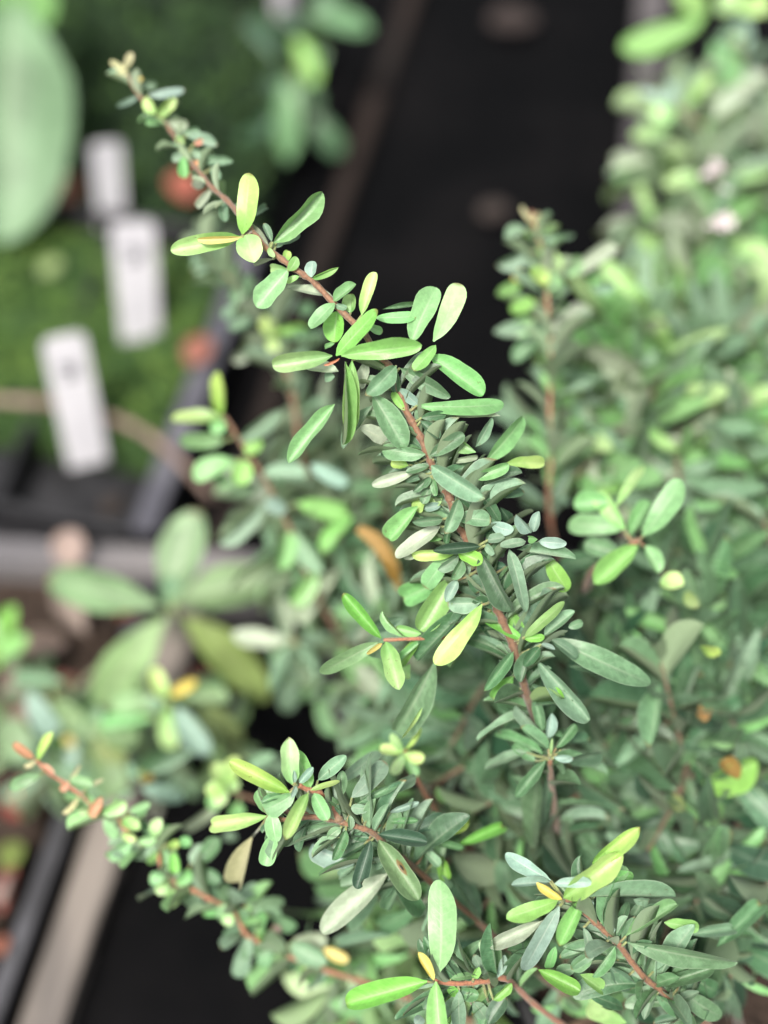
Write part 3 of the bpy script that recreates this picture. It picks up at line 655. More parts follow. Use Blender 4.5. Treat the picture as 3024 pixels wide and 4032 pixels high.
# --- short shoot at the bottom edge
E = Line([(2300,4100,.665),(2100,3950,.64),(1995,3855,.618),(1900,3864,.609),(1803,3873,.604),(1711,3864,.600)])
brE = S1.stem([foot, foot.lerp(E.pts[0], .6)] + E.pts, 0.0018, 0.0009, BARK_RED, 'branch', None, .0, .8)
traced(S1, brE, E, (1200, 3232), TS, '''
1092 1242 1122 527 238 g -3; 1000 1312 328 1492 215 G -6; 1072 1312 1108 1830 190 G -8; 1052 1302 920 1066 76 o -10; 1462 960 1162 1242 104 m 6; 1190 1292 1422 1242 82 g 0; 1378 1282 1422 1198 74 G -6;
1562 1272 1470 980 132 g 2; 1572 1282 1642 1108 64 B -2; 1262 1380 1262 1720 132 b -2; 1252 1380 1170 1660 102 G 4; 1540 1462 1690 1330 84 G -4; 1500 1659 1640 1440 150 d 0; 1380 1480 1480 1620 130 b 5; 1250 1390 1420 1420 120 m 3;
900 1660 960 1590 100 B 8; 1360 1500 1480 1380 150 y 10; 1330 1600 1430 1500 90 D 14; 1450 1700 1520 1480 120 m 4; 1160 1350 1250 1430 90 G 2; 1500 1480 1650 1560 110 b 6''', seed=13, roll=24)

# --- right-hand lower branch
D = Line([(2960,4200,.66),(2850,4090,.645),(2750,4010,.632),(2706,3995,.625),(2658,3950,.62),(2600,3897,.615),(2542,3854,.611),(2484,3782,.608),(2431,3714,.604),(2369,3656,.602),(2306,3594,.60),(2270,3550,.598),(2225,3540,.597)])
brD = S1.stem([foot, foot.lerp(D.pts[0], .5)+Vector((0, 0, .02))] + D.pts, 0.0018, 0.0010, BARK)
traced(S1, brD, D, (1850, 3100), TS, '''
1000 620 1392 318 140 Y -1; 765 900 1240 548 225 Y -6; 690 790 992 772 92 B -11; 662 760 282 548 132 B -1; 652 772 342 792 82 B -4; 752 912 548 788 76 o -9; 722 920 316 1072 152 G -7;
732 970 440 1525 172 B -8; 912 930 728 1305 148 G -9; 600 1085 150 1302 142 u 4; 1150 720 1340 760 150 g 9; 1060 860 1250 640 190 g 10; 1200 920 1080 1050 130 y 9; 960 900 960 1000 90 B 4;
560 1490 900 1665 150 G 6; 900 1530 1072 1655 132 G 4; 700 1300 640 1500 90 g 8; 1040 1330 830 1480 104 m 0; 300 1330 420 1340 110 d 12; 860 1480 700 1520 120 m 10; 1000 1560 1160 1610 90 m 8''', seed=14, roll=24)
traced(S1, brD, D, (2224, 3232), TS, '''
190 620 918 608 158 b -4; 422 960 502 655 122 d -2; 500 942 914 688 152 g -4; 812 830 1105 882 112 G 6; 502 990 1444 1202 222 m -7; 1000 930 1345 882 112 b 16; 1240 1032 1585 688 172 m 22;
772 1340 1222 1202 122 m -2; 672 1480 560 1195 112 m -4; 650 1622 732 1388 92 b -7; 742 1420 1052 1642 142 m 0; 932 1360 1284 1632 152 m 2; 412 1020 218 1272 112 m -6; 232 1090 58 1222 112 m 0; 152 870 222 1092 72 b -4; 382 1012 -50 1112 132 m 3;
480 1290 140 1400 120 d 8; 160 1400 502 1522 122 d 8; 722 1230 842 1112 92 m 2; 340 780 382 922 72 B 2; 640 640 562 770 92 b 6; 560 640 690 660 80 b 7; 360 1180 560 1380 150 d 8; 420 1120 620 1180 90 m 5; 300 1520 400 1480 90 d 12;
1040 1260 1260 1420 150 d 12; 1000 1480 1130 1659 130 m 10; 500 1650 170 1480 150 y 30; 1300 1250 1360 1600 130 b 40; 860 1100 700 1060 100 d 10''', seed=15, roll=26)

# --- blurred branch, lower left
C_ = Line([(2100,4120,.72),(1850,4020,.715),(1650,3940,.71),(1500,3890,.708),(1380,3850,.705),(1250,3810,.702),(1130,3760,.70),(1050,3720,.698),(970,3680,.695),(930,3600,.69),(860,3560,.688),(770,3510,.686),(700,3480,.684),(640,3420,.682),(610,3330,.68),(540,3320,.678),(500,3270,.676),(440,3210,.674),(385,3190,.672),(330,3140,.67),(250,3080,.668),(190,3040,.667),(140,2990,.666)])
brC = S1.stem([foot, foot.lerp(C_.pts[0], .5)] + C_.pts, 0.0016, 0.0008, BARK_RED)
traced(S1, brC, C_, (0, 2800), TS, '''
275 385 108 262 82 P; 310 400 425 172 82 Y; 290 400 198 452 46 c; 330 520 78 625 112 g; 330 440 425 540 60 P; 570 560 655 437 52 c; 570 560 760 610 112 g; 700 632 838 556 46 c; 560 570 498 655 62 P; 640 690 512 838 46 c;
830 700 738 865 92 P; 742 820 648 812 72 y; 830 832 1030 745 122 y; 1060 822 1228 752 86 g; 850 882 955 1042 112 g; 1000 900 1135 965 122 y; 1080 1060 868 1195 122 g; 1000 1000 1110 1045 80 Y; 
1250 1020 1300 880 110 y; 1280 1040 1130 1060 100 g; 1300 1060 1400 940 90 g; 1290 1080 1190 1180 80 b; 1380 1080 1450 1120 100 Y; 1270 1120 1230 1260 90 G; 1340 1120 1320 1320 90 g; 1420 1150 1440 1330 90 G; 1440 1420 1560 1300 120 g; 1360 1380 1220 1350 130 g; 1380 1420 1260 1460 110 y; 
1430 1440 1640 1580 230 b; 1400 1460 1420 1600 130 y; 1560 1250 1680 1090 120 b; 1460 1060 1560 1080 90 g; 1650 1220 1790 1040 150 m; 1660 1300 1800 1400 120 m''', seed=16, roll=35)
traced(S1, brC, C_, (600, 3232), TS, '''
560 640 620 520 140 m; 660 660 860 520 110 b; 600 680 540 800 110 g; 620 740 620 860 110 y; 700 720 760 830 100 m; 770 680 1080 660 100 m; 800 760 1060 780 120 m; 780 880 570 990 100 d; 790 920 690 1290 140 b; 860 880 960 1000 110 g;
980 760 1170 880 130 m; 1000 900 1080 1060 110 d; 960 1020 890 1200 130 m; 1100 1080 900 1190 100 g; 1160 960 1420 960 170 u; 1120 1000 1420 1160 190 b; 1120 1140 1140 1240 80 d; 1400 1040 1600 1140 110 o; 1420 1080 1500 1040 60 Y; 1440 1180 1260 1420 110 b; 1260 1170 1240 1230 70 Y; 1180 1060 1300 1180 120 m; 980 860 1050 900 70 k''', seed=17, roll=35)

# --- blurred tip of the main branch
traced(S1, brA, A, (350, 150), TS, '''
300 260 168 190 62 c; 300 260 352 118 72 c; 330 300 218 290 62 c; 400 360 430 320 40 o; 430 370 558 375 82 b; 400 480 228 562 66 B; 480 470 782 425 82 B; 540 620 470 480 112 Y; 560 640 705 490 102 Y; 620 692 463 692 72 g; 640 680 802 712 112 u; 760 770 900 750 90 b; 
800 790 1043 862 92 b; 840 920 975 955 92 b; 800 940 678 992 92 b; 780 960 785 1145 92 g; 900 1000 1173 1005 92 b; 1000 1060 1065 1155 80 b; 950 1172 838 1222 92 u; 1000 1240 878 1382 82 u; 1080 1300 1112 1500 92 b; 720 800 760 900 70 y; 860 860 930 830 60 P; 870 1000 900 1100 60 P''', seed=18, roll=30)
traced(S1, brB, B, (850, 2850), TS, '300 920 175 1312 182 c 58', seed=19)
K_ = Line([(1900,3400,.70),(1720,3200,.68),(1620,3020,.662),(1592,2955,.655)])
brK = S1.stem(K_.pts, .0014, .0008, BARK_RED)
traced(S1, brK, K_, (0, 0), 1.0, '1590 2960 1495 2945 55 Y; 1592 2965 1672 2985 55 Y; 1594 2950 1655 2865 24 Y; 1590 2970 1545 3050 50 y; 1595 2975 1640 3060 48 g; 1588 2955 1540 2890 40 y', seed=20, roll=25)
# leaves on the far side of the stems
for br, L, n, sd_, a0, a1 in ((brA, A, 52, 31, .05, .5), (brB, B, 30, 32, .25, .9), (brD, D, 26, 33, .1, .9), (brE, E, 16, 34, .3, .9), (brH, H, 14, 35, 0, .9)):
    P_ = L.pts[int(len(L.pts)*a0):int(len(L.pts)*a1)+1]
    grow(S1, br, P_, n, sd_, .018, .031, 'mdddbm', 'mdb', away=True, tipfrac=.02)
grow(S1, brA, A.pts[8:36], 26, 36, .014, .026, 'mmddbG', 'm', tipfrac=0.)
nA = len(A.pts)
grow(S1, brA, A.pts[30:115], 40, 47, .018, .029, 'mmmbdb', 'm', tipfrac=0., away=True, amax=.25, tuft=False, spread=(55, 95))
grow(S1, brB, B.pts[20:58], 22, 48, .016, .026, 'mmdbdb', 'm', tipfrac=0., away=True, amax=.25, tuft=False, spread=(55, 95))
grow(S1, brW, W.pts, 7, 49, .010, .016, 'ggm', 'g', tipfrac=0., away=True)
grow(S1, brD, D.pts[14:56], 22, 39, .016, .028, 'mmmbd', 'm', tipfrac=0.)
grow(S1, brE, E.pts[6:], 10, 40, .014, .024, 'mmgbd', 'm', tipfrac=0., away=True)
grow(S1, brC, C_.pts[12:95], 40, 37, .014, .025, 'gggbmb', 'gy', aspect=(2.6, 3.7), tipfrac=.03)
grow(S1, brA, A.pts[162:], 22, 38, .009, .015, 'bbgm', 'bg', aspect=(2.2, 3.2), tipfrac=.03)
S1.finish()
# ------------------------------------------------------------------ the shrubs behind
def bent(foot, tip, lean, seed, n=14):
    rg = random.Random(seed); d = tip-foot; L = d.length
    m1 = foot+d*.35+Vector((0, 0, L*.13))+Vector((rg.uniform(-.02, .02), rg.uniform(-.02, .02), 0))
    m2 = foot+d*.72+Vector((0, 0, L*.11))+Vector((rg.uniform(-.015, .015), rg.uniform(-.015, .015), 0))
    return catmull([foot, m1, m2, tip], 6)
def bushy(shrub, tips, seed, classes, young, n=22, lmin=.028, lmax=.042, frac=.55, back=0.0):
    for i, (x, y, d) in enumerate(tips):
        pts = bent(shrub.foot, U(x, y, d+back), 0, seed+i)
        br = shrub.stem(pts, 0.0022, 0.0008, BARK_DULL)
        k = int(len(pts)*frac)
        grow(shrub, br, pts[k:], n, seed*7+i, lmin, lmax, classes, young, prio=1.0/d, spread=(58, 98), tuft=(i % 5 == 0))
    return br
# shrub beyond, on the right
f2 = G(2780, 2050, 0); f2.z = .15
S2 = Shrub('shrub', f2, 'blurred pale green shrub rising at the right edge behind the sharp one', 'shrub', 'small leaved shrubs', limit=295)
Gl = Line([(2300,2350,.80),(2190,2150,.77),(2160,1960,.755),(2170,1800,.75),(2165,1600,.748),(2170,1400,.746),(2160,1250,.745),(2150,1100,.744),(2130,980,.743),(2110,900,.742),(2090,830,.742)])
brG = S2.stem([f2, f2.lerp(Gl.pts[0], .5)] + Gl.pts, .0014, .0007, BARK_RED)
traced(S2, brG, Gl, (1512, 0), 1659/1512, '''
650 960 598 885 26 c; 640 960 672 920 20 c; 620 990 523 1032 56 b; 660 1025 818 1018 42 b; 620 1090 487 1142 76 b; 660 1080 765 1165 62 y; 590 1230 493 1272 72 G; 600 1200 560 1180 60 o; 650 1300 548 1342 82 G; 640 1380 543 1422 82 g; 690 1180 772 1272 82 g; 
800 1200 992 1065 82 u; 900 1240 1000 1235 62 b; 640 1160 700 1230 70 Y; 760 1180 860 1120 80 g; 690 1470 480 1430 84 b; 720 1500 800 1380 70 b; 700 1420 560 1560 80 m''', seed=41, roll=35)
grow(S2, brG, Gl.pts[6:44], 38, 42, .018, .028, 'bbumg', 'by', prio=50)
F_ = Line([(2300,2330,.70),(2330,2250,.68),(2420,2190,.668),(2515,2125,.662)])
brF = S2.stem([f2, f2.lerp(F_.pts[0], .5)] + F_.pts, .0028, .0011, BARK)
traced(S2, brF, F_, (0, 0), 1.0, '''
2530 2110 2683 1902 98 g -6; 2510 2150 2338 2302 95 G -6; 2540 2150 2592 2255 72 g 2; 2450 2085 2238 2060 80 g 10; 2425 1995 2532 1820 52 y 12; 2462 2085 2345 1935 78 y 8; 2480 2110 2560 1980 70 g 6; 2430 2180 2300 2140 80 m 8; 2440 2200 2350 2120 70 b 8;
2400 1980 2260 1990 90 g 14; 2360 2200 2200 2230 80 d 12''', seed=43, roll=25)
tips2 = [(2640,390,.94),(2840,400,.96),(3000,480,.99),(2570,640,.91),(2760,640,.9),(2960,760,.92),(2590,900,.88),(2800,930,.86),(3010,1080,.88),(2520,1150,.85),(2700,1180,.84),(2900,1260,.84),(2380,1270,.81),(2270,1430,.78),(2440,1440,.78),(2620,1400,.79),(2830,1480,.79),(3010,1560,.8),(2330,1680,.75),(2540,1690,.74),(2740,1740,.745),(2950,1820,.75),(2080,1740,.76),(2260,1880,.735),(2460,1920,.73),(2680,1980,.72),(2880,2050,.725),(3010,2150,.73),(2560,1040,.9),(2900,600,.95)]
bushy(S2, tips2, 50, 'bbbguugbgyb', 'yyggb', 18, .033, .048, back=.035)
brT = S2.stem(bent(f2, U(2660, 420, .93), 0, 5), .0018, .0008, BARK)
T2 = Line([(2660,900,.9),(2650,420,.92)])
traced(S2, brT, T2, (2224, 0), TS, '''
880 860 605 740 92 B; 900 830 860 655 112 B; 960 880 1145 615 112 y; 900 950 695 880 152 y; 850 1050 545 1105 132 y; 700 1290 380 1290 122 u; 700 1320 370 1392 62 u; 1230 980 1510 755 152 u; 1100 1440 815 1505 152 y; 1350 1450 1720 1380 132 y; 1050 1880 715 1950 112 y; 1100 1700 1450 1600 120 g''', seed=44, twigs=False)
fl = simple_material('pale_bloom', (0.62, 0.50, 0.55), (0.75, 0.66, 0.7), 60, .6, 0, .001)
def flower(shrub, br, p, r):
    bm = bmesh.new()
    for k in range(5):
        a = k*2*math.pi/5
        vs_ = [bm.verts.new(Vector((math.cos(a+x)*r*q, math.sin(a+x)*r*q, z*r))) for x, q, z in ((0, .08, 0), (-.5, .6, .25), (-.3, 1, .3), (.3, 1, .3), (.5, .6, .25))]
        bm.faces.new(vs_)
    me = bpy.data.meshes.new('flower'); bm.to_mesh(me); bm.free(); me.materials.append(fl)
    o = obj('flower', me, br); o.location = p-shrub.foot; o.rotation_euler = (R(30), R(10), rnd.uniform(0, 6))
for x, y, d in ((2815, 655, .87), (2790, 690, .87), (2830, 880, .855), (2800, 895, .855), (2850, 755, .87), (2860, 870, .855)):
    flower(S2, brT, U(x, y, d), .0045)
S2.finish()

# shrub filling the lower right, just out of focus
f3 = G(2720, 3050, 0); f3.z = .15
S3 = Shrub('shrub', f3, 'dark green dense shrub just out of focus under the right hand branches', 'shrub', 'small leaved shrubs', limit=295)
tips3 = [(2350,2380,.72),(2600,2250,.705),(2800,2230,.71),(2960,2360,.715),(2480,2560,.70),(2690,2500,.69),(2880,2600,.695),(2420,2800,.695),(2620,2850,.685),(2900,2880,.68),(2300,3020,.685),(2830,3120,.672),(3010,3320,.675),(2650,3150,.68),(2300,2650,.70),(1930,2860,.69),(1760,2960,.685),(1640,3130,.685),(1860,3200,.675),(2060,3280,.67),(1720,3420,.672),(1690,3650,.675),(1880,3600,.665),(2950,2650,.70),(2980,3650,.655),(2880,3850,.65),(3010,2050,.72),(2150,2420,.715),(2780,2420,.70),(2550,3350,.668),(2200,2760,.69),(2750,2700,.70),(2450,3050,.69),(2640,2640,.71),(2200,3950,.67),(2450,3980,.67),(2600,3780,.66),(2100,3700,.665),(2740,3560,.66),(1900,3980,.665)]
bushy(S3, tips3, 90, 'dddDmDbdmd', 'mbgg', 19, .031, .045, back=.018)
X_ = Line([(2700,3000,.70),(2650,2800,.69),(2600,2600,.685)])
brX = S3.stem([f3]+X_.pts, .0013, .0007, BARK_DULL)
grow(S3, brX, X_.pts, 14, 97, .026, .040, 'mdmbd', 'mg', prio=3, tuft=False)
traced(S3, brX, X_, (2224, 3232), TS, '''
1350 290 1180 560 130 g -20; 1340 290 960 400 110 b -20; 1390 300 1440 500 90 B -20; 1380 270 1180 170 90 b -18; 1420 250 1620 60 120 g -18; 1450 360 1700 700 150 b -14; 1170 620 900 660 120 m -14; 600 470 640 400 100 b -20; 900 480 820 600 150 m -12''', seed=45, twigs=False)
traced(S3, brX, X_, (0, 0), 1.0, '2850 2990 2910 3070 80 q -30; 2640 3130 2680 3220 60 O -20; 2600 2290 2690 2300 80 Y -20; 2700 2330 2740 2390 50 O -10; 2765 2560 2825 2560 60 Y -25; 2750 2850 2785 2770 50 q -5; 2980 3000 2760 3080 150 G -15; 2600 2700 2560 2950 90 m -20; 1500 2200 1560 2290 40 q 30', seed=46, twigs=False)
S3.finish()

# shrub behind the main branch, left of the middle
f4 = G(1830, 3200, 0); f4.z = .15
S4 = Shrub('shrub', f4, 'blurred grey green shrub low behind the main branch at mid picture', 'shrub', 'small leaved shrubs', limit=290)
J1 = Line([(1500,2760,.84),(1250,2350,.79),(1150,2100,.77),(1050,1900,.755),(960,1760,.745),(885,1640,.74)])
brJ = S4.stem([f4, f4.lerp(J1.pts[0], .5)]+J1.pts, .0020, .0008, BARK)
traced(S4, brJ, J1, (800, 1600), 1659/900, '''
130 80 -230 80 130 Y; 130 60 110 -260 120 Y; 160 120 60 170 130 g; 150 250 -180 260 140 g; 230 400 -80 490 140 g; 330 250 400 330 170 G; 250 250 560 20 120 b; 300 400 260 580 170 G; 420 560 180 620 100 m; 440 700 120 1000 130 b; 450 680 600 760 140 B; 
420 500 760 500 130 b; 780 420 1050 560 130 B; 1020 580 1300 580 100 m; 680 700 1050 790 160 G; 1090 800 860 1060 140 G; 620 900 540 1180 150 g; 660 900 860 1200 150 b; 1000 1180 730 1580 160 u; 820 1200 640 1440 160 G; 1100 1060 1300 1200 150 m; 1000 980 1250 900 140 d''', seed=61, roll=35)
J2 = Line([(1350,2500,.85),(1260,2100,.82),(1190,1800,.80),(1150,1550,.79),(1080,1330,.78),(960,1170,.775),(860,1050,.77),(800,980,.77)])
brJ2 = S4.stem([f4]+J2.pts, .0020, .0008, BARK)
traced(S4, brJ2, J2, (600, 600), TS, '''
620 780 320 950 120 b; 700 900 510 1090 120 b; 740 980 640 1230 150 b; 800 1000 700 1280 160 m; 860 1300 620 1430 130 b; 1010 1500 900 1330 150 Y; 1050 1320 1180 1130 150 B; 900 1480 640 1690 150 u; 1050 1500 1360 1520 100 m; 1000 1520 960 1620 120 Y; 1180 1300 1320 1280 120 m; 1000 1480 1250 1420 70 G''', seed=62, roll=35)
grow(S4, brJ2, J2.pts[12:], 26, 63, .020, .032, 'bbbmu', 'b', prio=20)
J3 = Line([(1500,2900,.88),(1300,2700,.84),(1160,2525,.81)])
brJ3 = S4.stem([f4]+J3.pts, .0018, .0008, BARK)
traced(S4, brJ3, J3, (800, 1600), 1659/900, '''
630 1700 200 1660 150 u; 640 1660 540 1380 120 u; 690 1700 980 1740 110 b; 690 1760 760 2060 130 u; 640 1740 480 2060 130 b; 660 1760 600 2240 140 b; 680 1720 820 1940 120 b; 620 1720 480 1840 110 m''', seed=64, roll=25)
tips4 = [(1180,1650,.82),(1300,1950,.8),(1450,2150,.8),(1130,2250,.83),(1330,2300,.8),(1480,2430,.78),(1250,2700,.83),(1420,2700,.8),(1550,2600,.76),(1650,2750,.74),(1550,2900,.75),(1250,2050,.83),(1400,1850,.84),(1050,1950,.83)]
bushy(S4, tips4, 130, 'bbbmmdgu', 'bgm', 22)
J5 = Line([(1500,3300,.79),(1200,3200,.76),(950,3130,.735),(900,3090,.73)])
brJ5 = S4.stem([f4, J5.pts[0]]+J5.pts[1:], .0018, .0008, BARK)
traced(S4, brJ5, J5, (850, 2850), TS, '''
80 480 -40 330 170 Y; 90 480 170 270 150 Y; 80 500 -80 560 150 Y; 100 500 190 520 130 y; 60 560 -60 700 140 g; 480 240 250 360 130 b; 60 620 -260 830 110 u; 100 880 130 960 120 b; 180 640 150 780 140 g; 20 560 60 660 150 y''', seed=65, roll=30)
tips5 = [(1560,3560,.74),(1420,3660,.75),(1300,3950,.74),(1480,3900,.735),(1620,3760,.72),(1700,4000,.71),(1380,4050,.74),(1560,4080,.73)]
bushy(S4, tips5, 160, 'ggymbg', 'gy', 16)
S4.finish()

# small blurred plants
def sprig(name, label, cat, line, r, txt_list, group=None, foot_=None, seed=70):
    f = foot_ or G(line.px[0][0], line.px[0][1]+80, 0.0)
    s = Shrub(name, f, label, cat, group)
    br = s.stem(catmull([f, f.lerp(line.pts[0], .5)+Vector((.004, .003, .004)), line.pts[0]], 4)[:-1]+line.pts, r, r*.6, GREEN_STEM, 'stem')
    for i, (o, sc_, t) in enumerate(txt_list): traced(s, br, line, o, sc_, t, seed=seed+i, roll=22, tilt=.25, twigs=False)
    s.finish(); return s
BL = Line([(690,2440,.90),(680,2390,.87)])
sprig('broad_leaf_plant', 'broad leaved plant with five blunt green leaves over the crossbar', 'plant', BL, .003, [((0, 2000), 1.659, '''
1100 640 1290 15 330 L; 1060 640 295 455 290 L; 1130 620 1830 470 320 L; 1090 700 600 1300 310 L; 1190 700 1760 1240 310 O; 1110 640 1080 430 160 m''')], seed=71)
SW = Line([(680,2850,.86),(665,2765,.82)])
sprig('young_plant', 'small plant with yellow tipped narrow leaves under the broad leaved one', 'plant', SW, .0022, [((0, 2000), 1.659, '''
1080 1240 1000 1050 110 Y; 1120 1220 1280 1130 90 o; 1180 1250 1500 1260 170 L; 1300 1270 1615 1510 150 O; 1150 1290 1385 1610 170 B; 1090 1300 1125 1570 140 y; 1050 1270 700 1290 130 L; 1000 1380 640 1430 120 g; 1060 1260 960 1320 90 b''')], seed=73)
SW2 = Line([(400,2980,.88),(390,2900,.86)])
sprig('young_plant', 'olive leaved low plant at the left behind the pink tipped branch', 'plant', SW2, .0022, [((0, 2000), 1.659, '''
650 1490 330 1290 190 L; 640 1500 760 1720 260 O; 620 1450 900 1500 170 L; 500 1500 440 1700 120 B; 420 1140 80 1110 110 b; 190 1200 350 1490 150 B; 700 1560 920 1450 130 g; 560 1480 640 1300 150 m; 620 1520 760 1900 220 L; 300 1700 680 1930 200 m; 150 1660 20 1380 260 L; 480 1520 420 1540 100 o''')], seed=75)
SW3 = Line([(600,3160,.80),(555,3040,.76)])
sprig('young_plant', 'grey leaved sprig beside the tan batten', 'plant', SW3, .0018, [((0, 2800), TS, '1130 590 1560 320 100 b; 1150 630 1515 700 165 B; 1140 580 1060 420 90 b; 1100 640 960 700 80 b; 1120 560 1260 540 70 q')], seed=77)
GRL = Line([(-60,2760,.95),(-20,2560,.92)])
sprig('lettuce_green_plant', 'vivid green leaf poking in at the left edge', 'plant', GRL, .002, [((0, 2000), 1.659, '-20 1050 80 640 150 G; -20 950 170 850 130 G; 0 900 -150 700 150 G')], seed=79)
# big leaves at the top left
TL = Line([(-120,500,1.18),(-40,60,1.17)])
sprig('large_leaf_plant', 'plant with huge pale green leaves at the top left corner', 'plant', TL, .005, [((0, 0), 1.0, '40 -60 10 950 570 j 0; 30 -300 120 150 300 G -15; 20 60 -500 500 400 j 20')], foot_=G(-260, 300, 0), seed=80)
TC = Line([(1180,420,1.24),(1170,270,1.21)])
sprig('leafy_plant', 'blurred green plant near the grey label at the top', 'plant', TC, .003, [((0, 0), 1.0, '1200 40 1465 110 110 m; 1160 150 1240 330 80 G; 1130 290 1130 630 120 m; 1240 440 1340 610 90 d; 1170 330 1270 190 70 m; 1100 250 960 90 80 D; 1020 520 930 620 90 d; 1230 60 1320 -60 90 d; 1130 420 1000 560 80 D; 1200 120 1100 60 80 D; 1150 300 1260 420 80 d; 1160 420 1060 300 80 D')], seed=83)
TR = Line([(2960,420,1.02),(2900,150,.98)])
sprig('bright_leaf_plant', 'bright green large leaved plant at the top right corner', 'plant', TR, .003, [((2224, 0), TS, '1150 120 480 410 210 G; 1200 350 1400 690 230 g; 1250 300 1480 330 180 b; 1480 420 1440 150 170 B; 1400 60 1700 0 200 Y; 1150 90 900 -60 220 G; 1500 500 1600 860 130 B; 1250 100 1420 -100 200 y; 1540 480 1640 380 90 b')], seed=85)

f5 = G(330, 2820, 0); f5.z = .03
S5 = Shrub('low_plant', f5, 'soft grey green foliage filling the left side below the rosette', 'plant')
for i, (x, y, d) in enumerate(((120,2700,.98),(260,2860,.95),(480,2900,.94),(300,3000,.92),(700,3020,.90),(900,2960,.88),(60,2940,.94),(160,3120,.92),(1020,3040,.86))):
    pts = bent(f5, U(x, y, d), 0, 300+i); br = S5.stem(pts, .0018, .0008, GREEN_STEM)
    grow(S5, br, pts[8:], 9, 310+i, .026, .042, 'bLbmgL', 'bL', spread=(45, 85), tuft=False)
S5.finish()
# ------------------------------------------------------------------ pots, litter, twigs
def pot(c, r, h, label):
    root = empty('plant_pot', (c.x, c.y, -0.004)); tagged(root, label, 'pot', 'black pots under the shrubs')
    def lathe(name, prof, mat, n=40):
        V, F = [], []
        for x, z in prof:
            for k in range(n): V.append((x*math.cos(2*math.pi*k/n), x*math.sin(2*math.pi*k/n), z))
        for i in range(len(prof)-1):
            for k in range(n): F.append((i*n+k, i*n+(k+1) % n, (i+1)*n+(k+1) % n, (i+1)*n+k))
        return obj(name, mesh_from(name, V, F, None, (mat,)), root)
    lathe('body', [(0.001, 0.003), (r*.78, 0.003), (r*.8, 0.006), (r*.97, h-.02), (r*.94, h-.02), (r*.78, .01)], PLASTIC)
    lathe('rim', [(r*.975, h-.0185), (r*1.03, h-.018), (r*1.04, h-.002), (r*1.02, h), (r*.965, h), (r*.955, h-.0185)], PLASTIC)
    V, F = [(0, 0, h-.03)], []
    for j in range(1, 9):
        for k in range(32):
            a = 2*math.pi*k/32; q = r*.94*j/8; V.append((q*math.cos(a), q*math.sin(a), h-.034+.006*noise.noise(Vector((q*math.cos(a)*60, q*math.sin(a)*60, c.x*9)))))
    for k in range(32): F.append((0, 1+k, 1+(k+1) % 32))
    for j in range(7):
        for k in range(32): F.append((1+j*32+k, 1+(j+1)*32+k, 1+(j+1)*32+(k+1) % 32, 1+j*32+(k+1) % 32))
    obj('soil', mesh_from('soil', V, F, None, (SOIL,)), root)
for f, r, lab in ((foot, .085, 'black plastic pot below the sharp foreground shrub'), (f2, .085, 'black plastic pot below the pale shrub at the right edge'), (f3, .085, 'black plastic pot below the dark shrub at lower right'), (f4, .075, 'black plastic pot below the mid picture shrub')):
    pot(f, r, .19 if f is not foot else .195, lab)

def single_leaf(name, label, cat, group, base, tip, width, c, kind='round', roll=0., lift=0.004, q=4):
    """a loose leaf lying on what is under it, with its own thickness of curl"""
    base = base+Vector((0, 0, lift)); tip = tip+Vector((0, 0, lift))
    nr = Matrix.Rotation(roll, 3, (tip-base).normalized()) @ Vector((0, 0, 1))
    M = leaf_matrix(base, tip, width, nr)
    o = bpy.data.objects.new(name, LMESH[kind][q % len(LMESH[kind])]); COL.objects.link(o); o.matrix_world = M
    o.material_slots[0].link = 'OBJECT'; o.material_slots[0].material = LM[c]
    return tagged(o, label, cat, group)
def fallen(x, y, z, size, c, label, ang, asp=1.25, roll=.2, lift=.004, q=4):
    p = G(x, y, z); d = Vector((math.cos(ang), math.sin(ang), .25)).normalized()
    L = size/FPX*depth_of(p)
    single_leaf('fallen_leaf', label, 'fallen leaf', 'fallen leaves', p-d*L*.5+Vector((0, 0, L*.12)), p+d*L*.5+Vector((0, 0, L*.12)), L/asp, c, 'round', roll, lift, q)
for x, y, z, s, c, lab, a in ((775, 1400, .06, 140, 'K', 'round brick red fallen leaf on the tray rim', 1.2), (720, 760, .05, 150, 'K', 'brick red fallen leaf behind the branch tip', 2.0), (255, 770, .05, 160, 'K', 'dull red leaf beneath the big pale leaf', 1.4),
    (200, 1070, .05, 100, 'O', 'small tan leaf on the moss left of the middle label', .9), (890, 345, .02, 190, 'O', 'dull yellow round leaf near the top', .3), (2010, 105, .006, 190, 'e', 'orange brown leaf on the dark mat at the top', -.4),
    (1940, 850, .006, 120, 'e', 'faint olive leaf on the black mat', 0.1), (440, 2005, .008, 90, 'e', 'tiny pale leaf inside the tray', .6), (780, 2700, .03, 110, 'K', 'red brown leaf behind the broad leaved plant', 1.1)):
    fallen(x, y, z, s, c, lab, a)
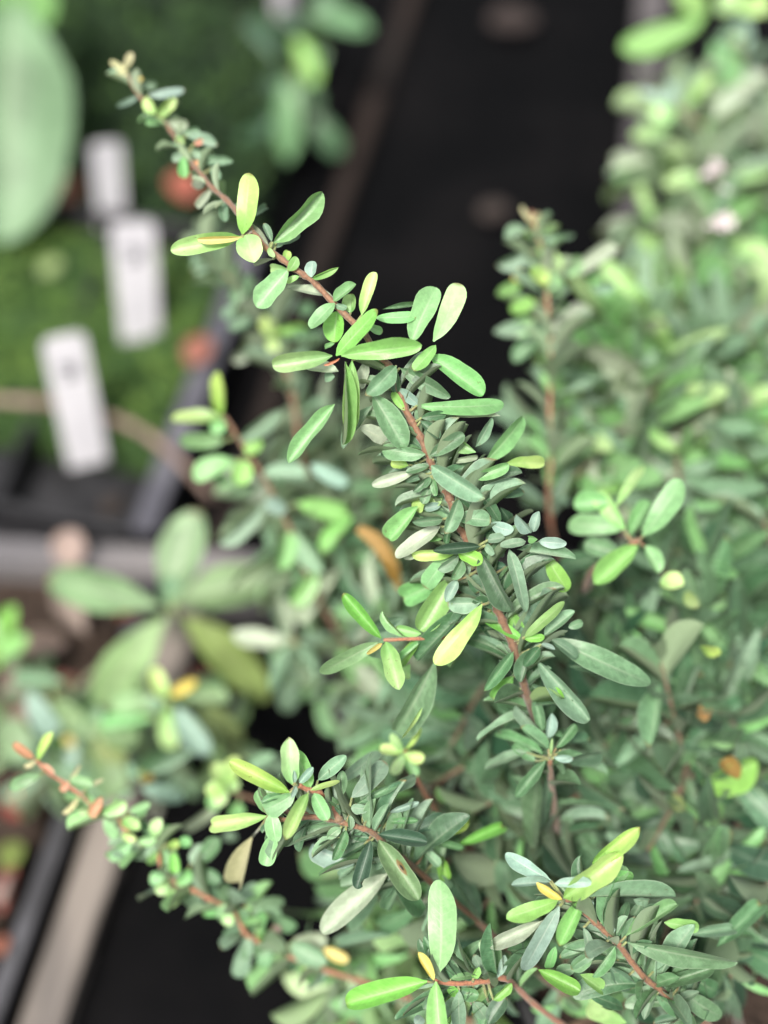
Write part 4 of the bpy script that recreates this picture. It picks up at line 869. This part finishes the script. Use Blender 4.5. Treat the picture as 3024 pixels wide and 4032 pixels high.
for x0, y0, x1, y1, w_, c, lab, z in ((285, 2265, 285, 2150, 130, 'k', 'pinkish dry leaf on the crossbar', .055), (345, 2520, 255, 2330, 110, 'k', 'long pinkish dry leaf below the crossbar', .04), (270, 2545, 85, 2600, 105, 'k', 'pinkish dry leaf pointing left in the litter', .04), (85, 2950, 65, 2690, 115, 'k', 'upright pale dry leaf at the left edge', .05),
    (590, 2430, 480, 2490, 70, 'K', 'brown red dry leaf under the broad leaves', .03), (330, 2700, 130, 2760, 70, 'K', 'long brown dry leaf in the litter', .03), (120, 3150, 60, 3260, 110, 'K', 'brown leaf litter by the tray edge', .03), (60, 3420, 30, 3640, 80, 'K', 'reddish strip of dry leaf in the soil tray', .03),
    (20, 3480, 30, 3600, 110, 'k', 'pale pinkish leaf at the left edge of the soil tray', .035), (200, 3100, 90, 3180, 120, 'P', 'dusky pink leaf below the pink tipped branch', .03), (10, 3700, 30, 3800, 70, 'K', 'small dark red leaf near the bottom left', .03), (90, 3330, 40, 3450, 90, 'O', 'olive dry leaf in the soil tray', .03)):
    a, b = G(x0, y0, z), G(x1, y1, z); b = b+Vector((0, 0, .012))
    single_leaf('dry_leaf', lab, 'dry leaf', 'dry leaves in the litter', a, b, w_/FPX*depth_of(a), c, 'elliptic', rnd.uniform(-.4, .4), .006, rnd.randrange(5))
# hanging yellowed leaf strip behind the main branch
def ribbon(name, px, width, mat):
    P = catmull([U(*q) for q in px], 6); V, F, UV = [], [], []
    for i, p in enumerate(P):
        t = (P[min(i+1, len(P)-1)]-P[max(i-1, 0)]).normalized(); v = (cam.location-p).normalized(); s = t.cross(v).normalized()
        f = i/(len(P)-1); hw = width*.5*(math.sin(math.pi*min(1, max(.04, f*.9+.1)))**.5)
        for k in (-1, -.4, .4, 1): V.append(tuple(p+s*hw*k-v*(abs(k)*hw*.5))); UV.append((f, .5+.5*k))
    for i in range(len(P)-1):
        for k in range(3): F.append((i*4+k, i*4+k+1, (i+1)*4+k+1, (i+1)*4+k))
    return obj(name, mesh_from(name, V, F, UV, (mat,)))
o = ribbon('dry_leaf', [(1410,2080,.73),(1480,2130,.728),(1540,2220,.73),(1575,2330,.74)], .0065, LM['q'])
tagged(o, 'curved ochre dead leaf hanging left of the main branch', 'dry leaf', 'dry leaves in the litter')
tw = obj('dry_twig', tube_mesh('dry_twig', catmull([G(x, y, z) for x, y, z in ((-60, 1575, .05), (180, 1585, .05), (420, 1640, .055), (560, 1700, .06), (700, 1810, .06), (840, 1960, .035))], 6), .0030, .0026, simple_material('dry_twig', (.16, .11, .09), (.30, .22, .19), 90, .8, .6, .002), 0, 1, .15))
tagged(tw, 'pinkish brown dry twig curving over the tray edge beside the nearest label', 'twig')
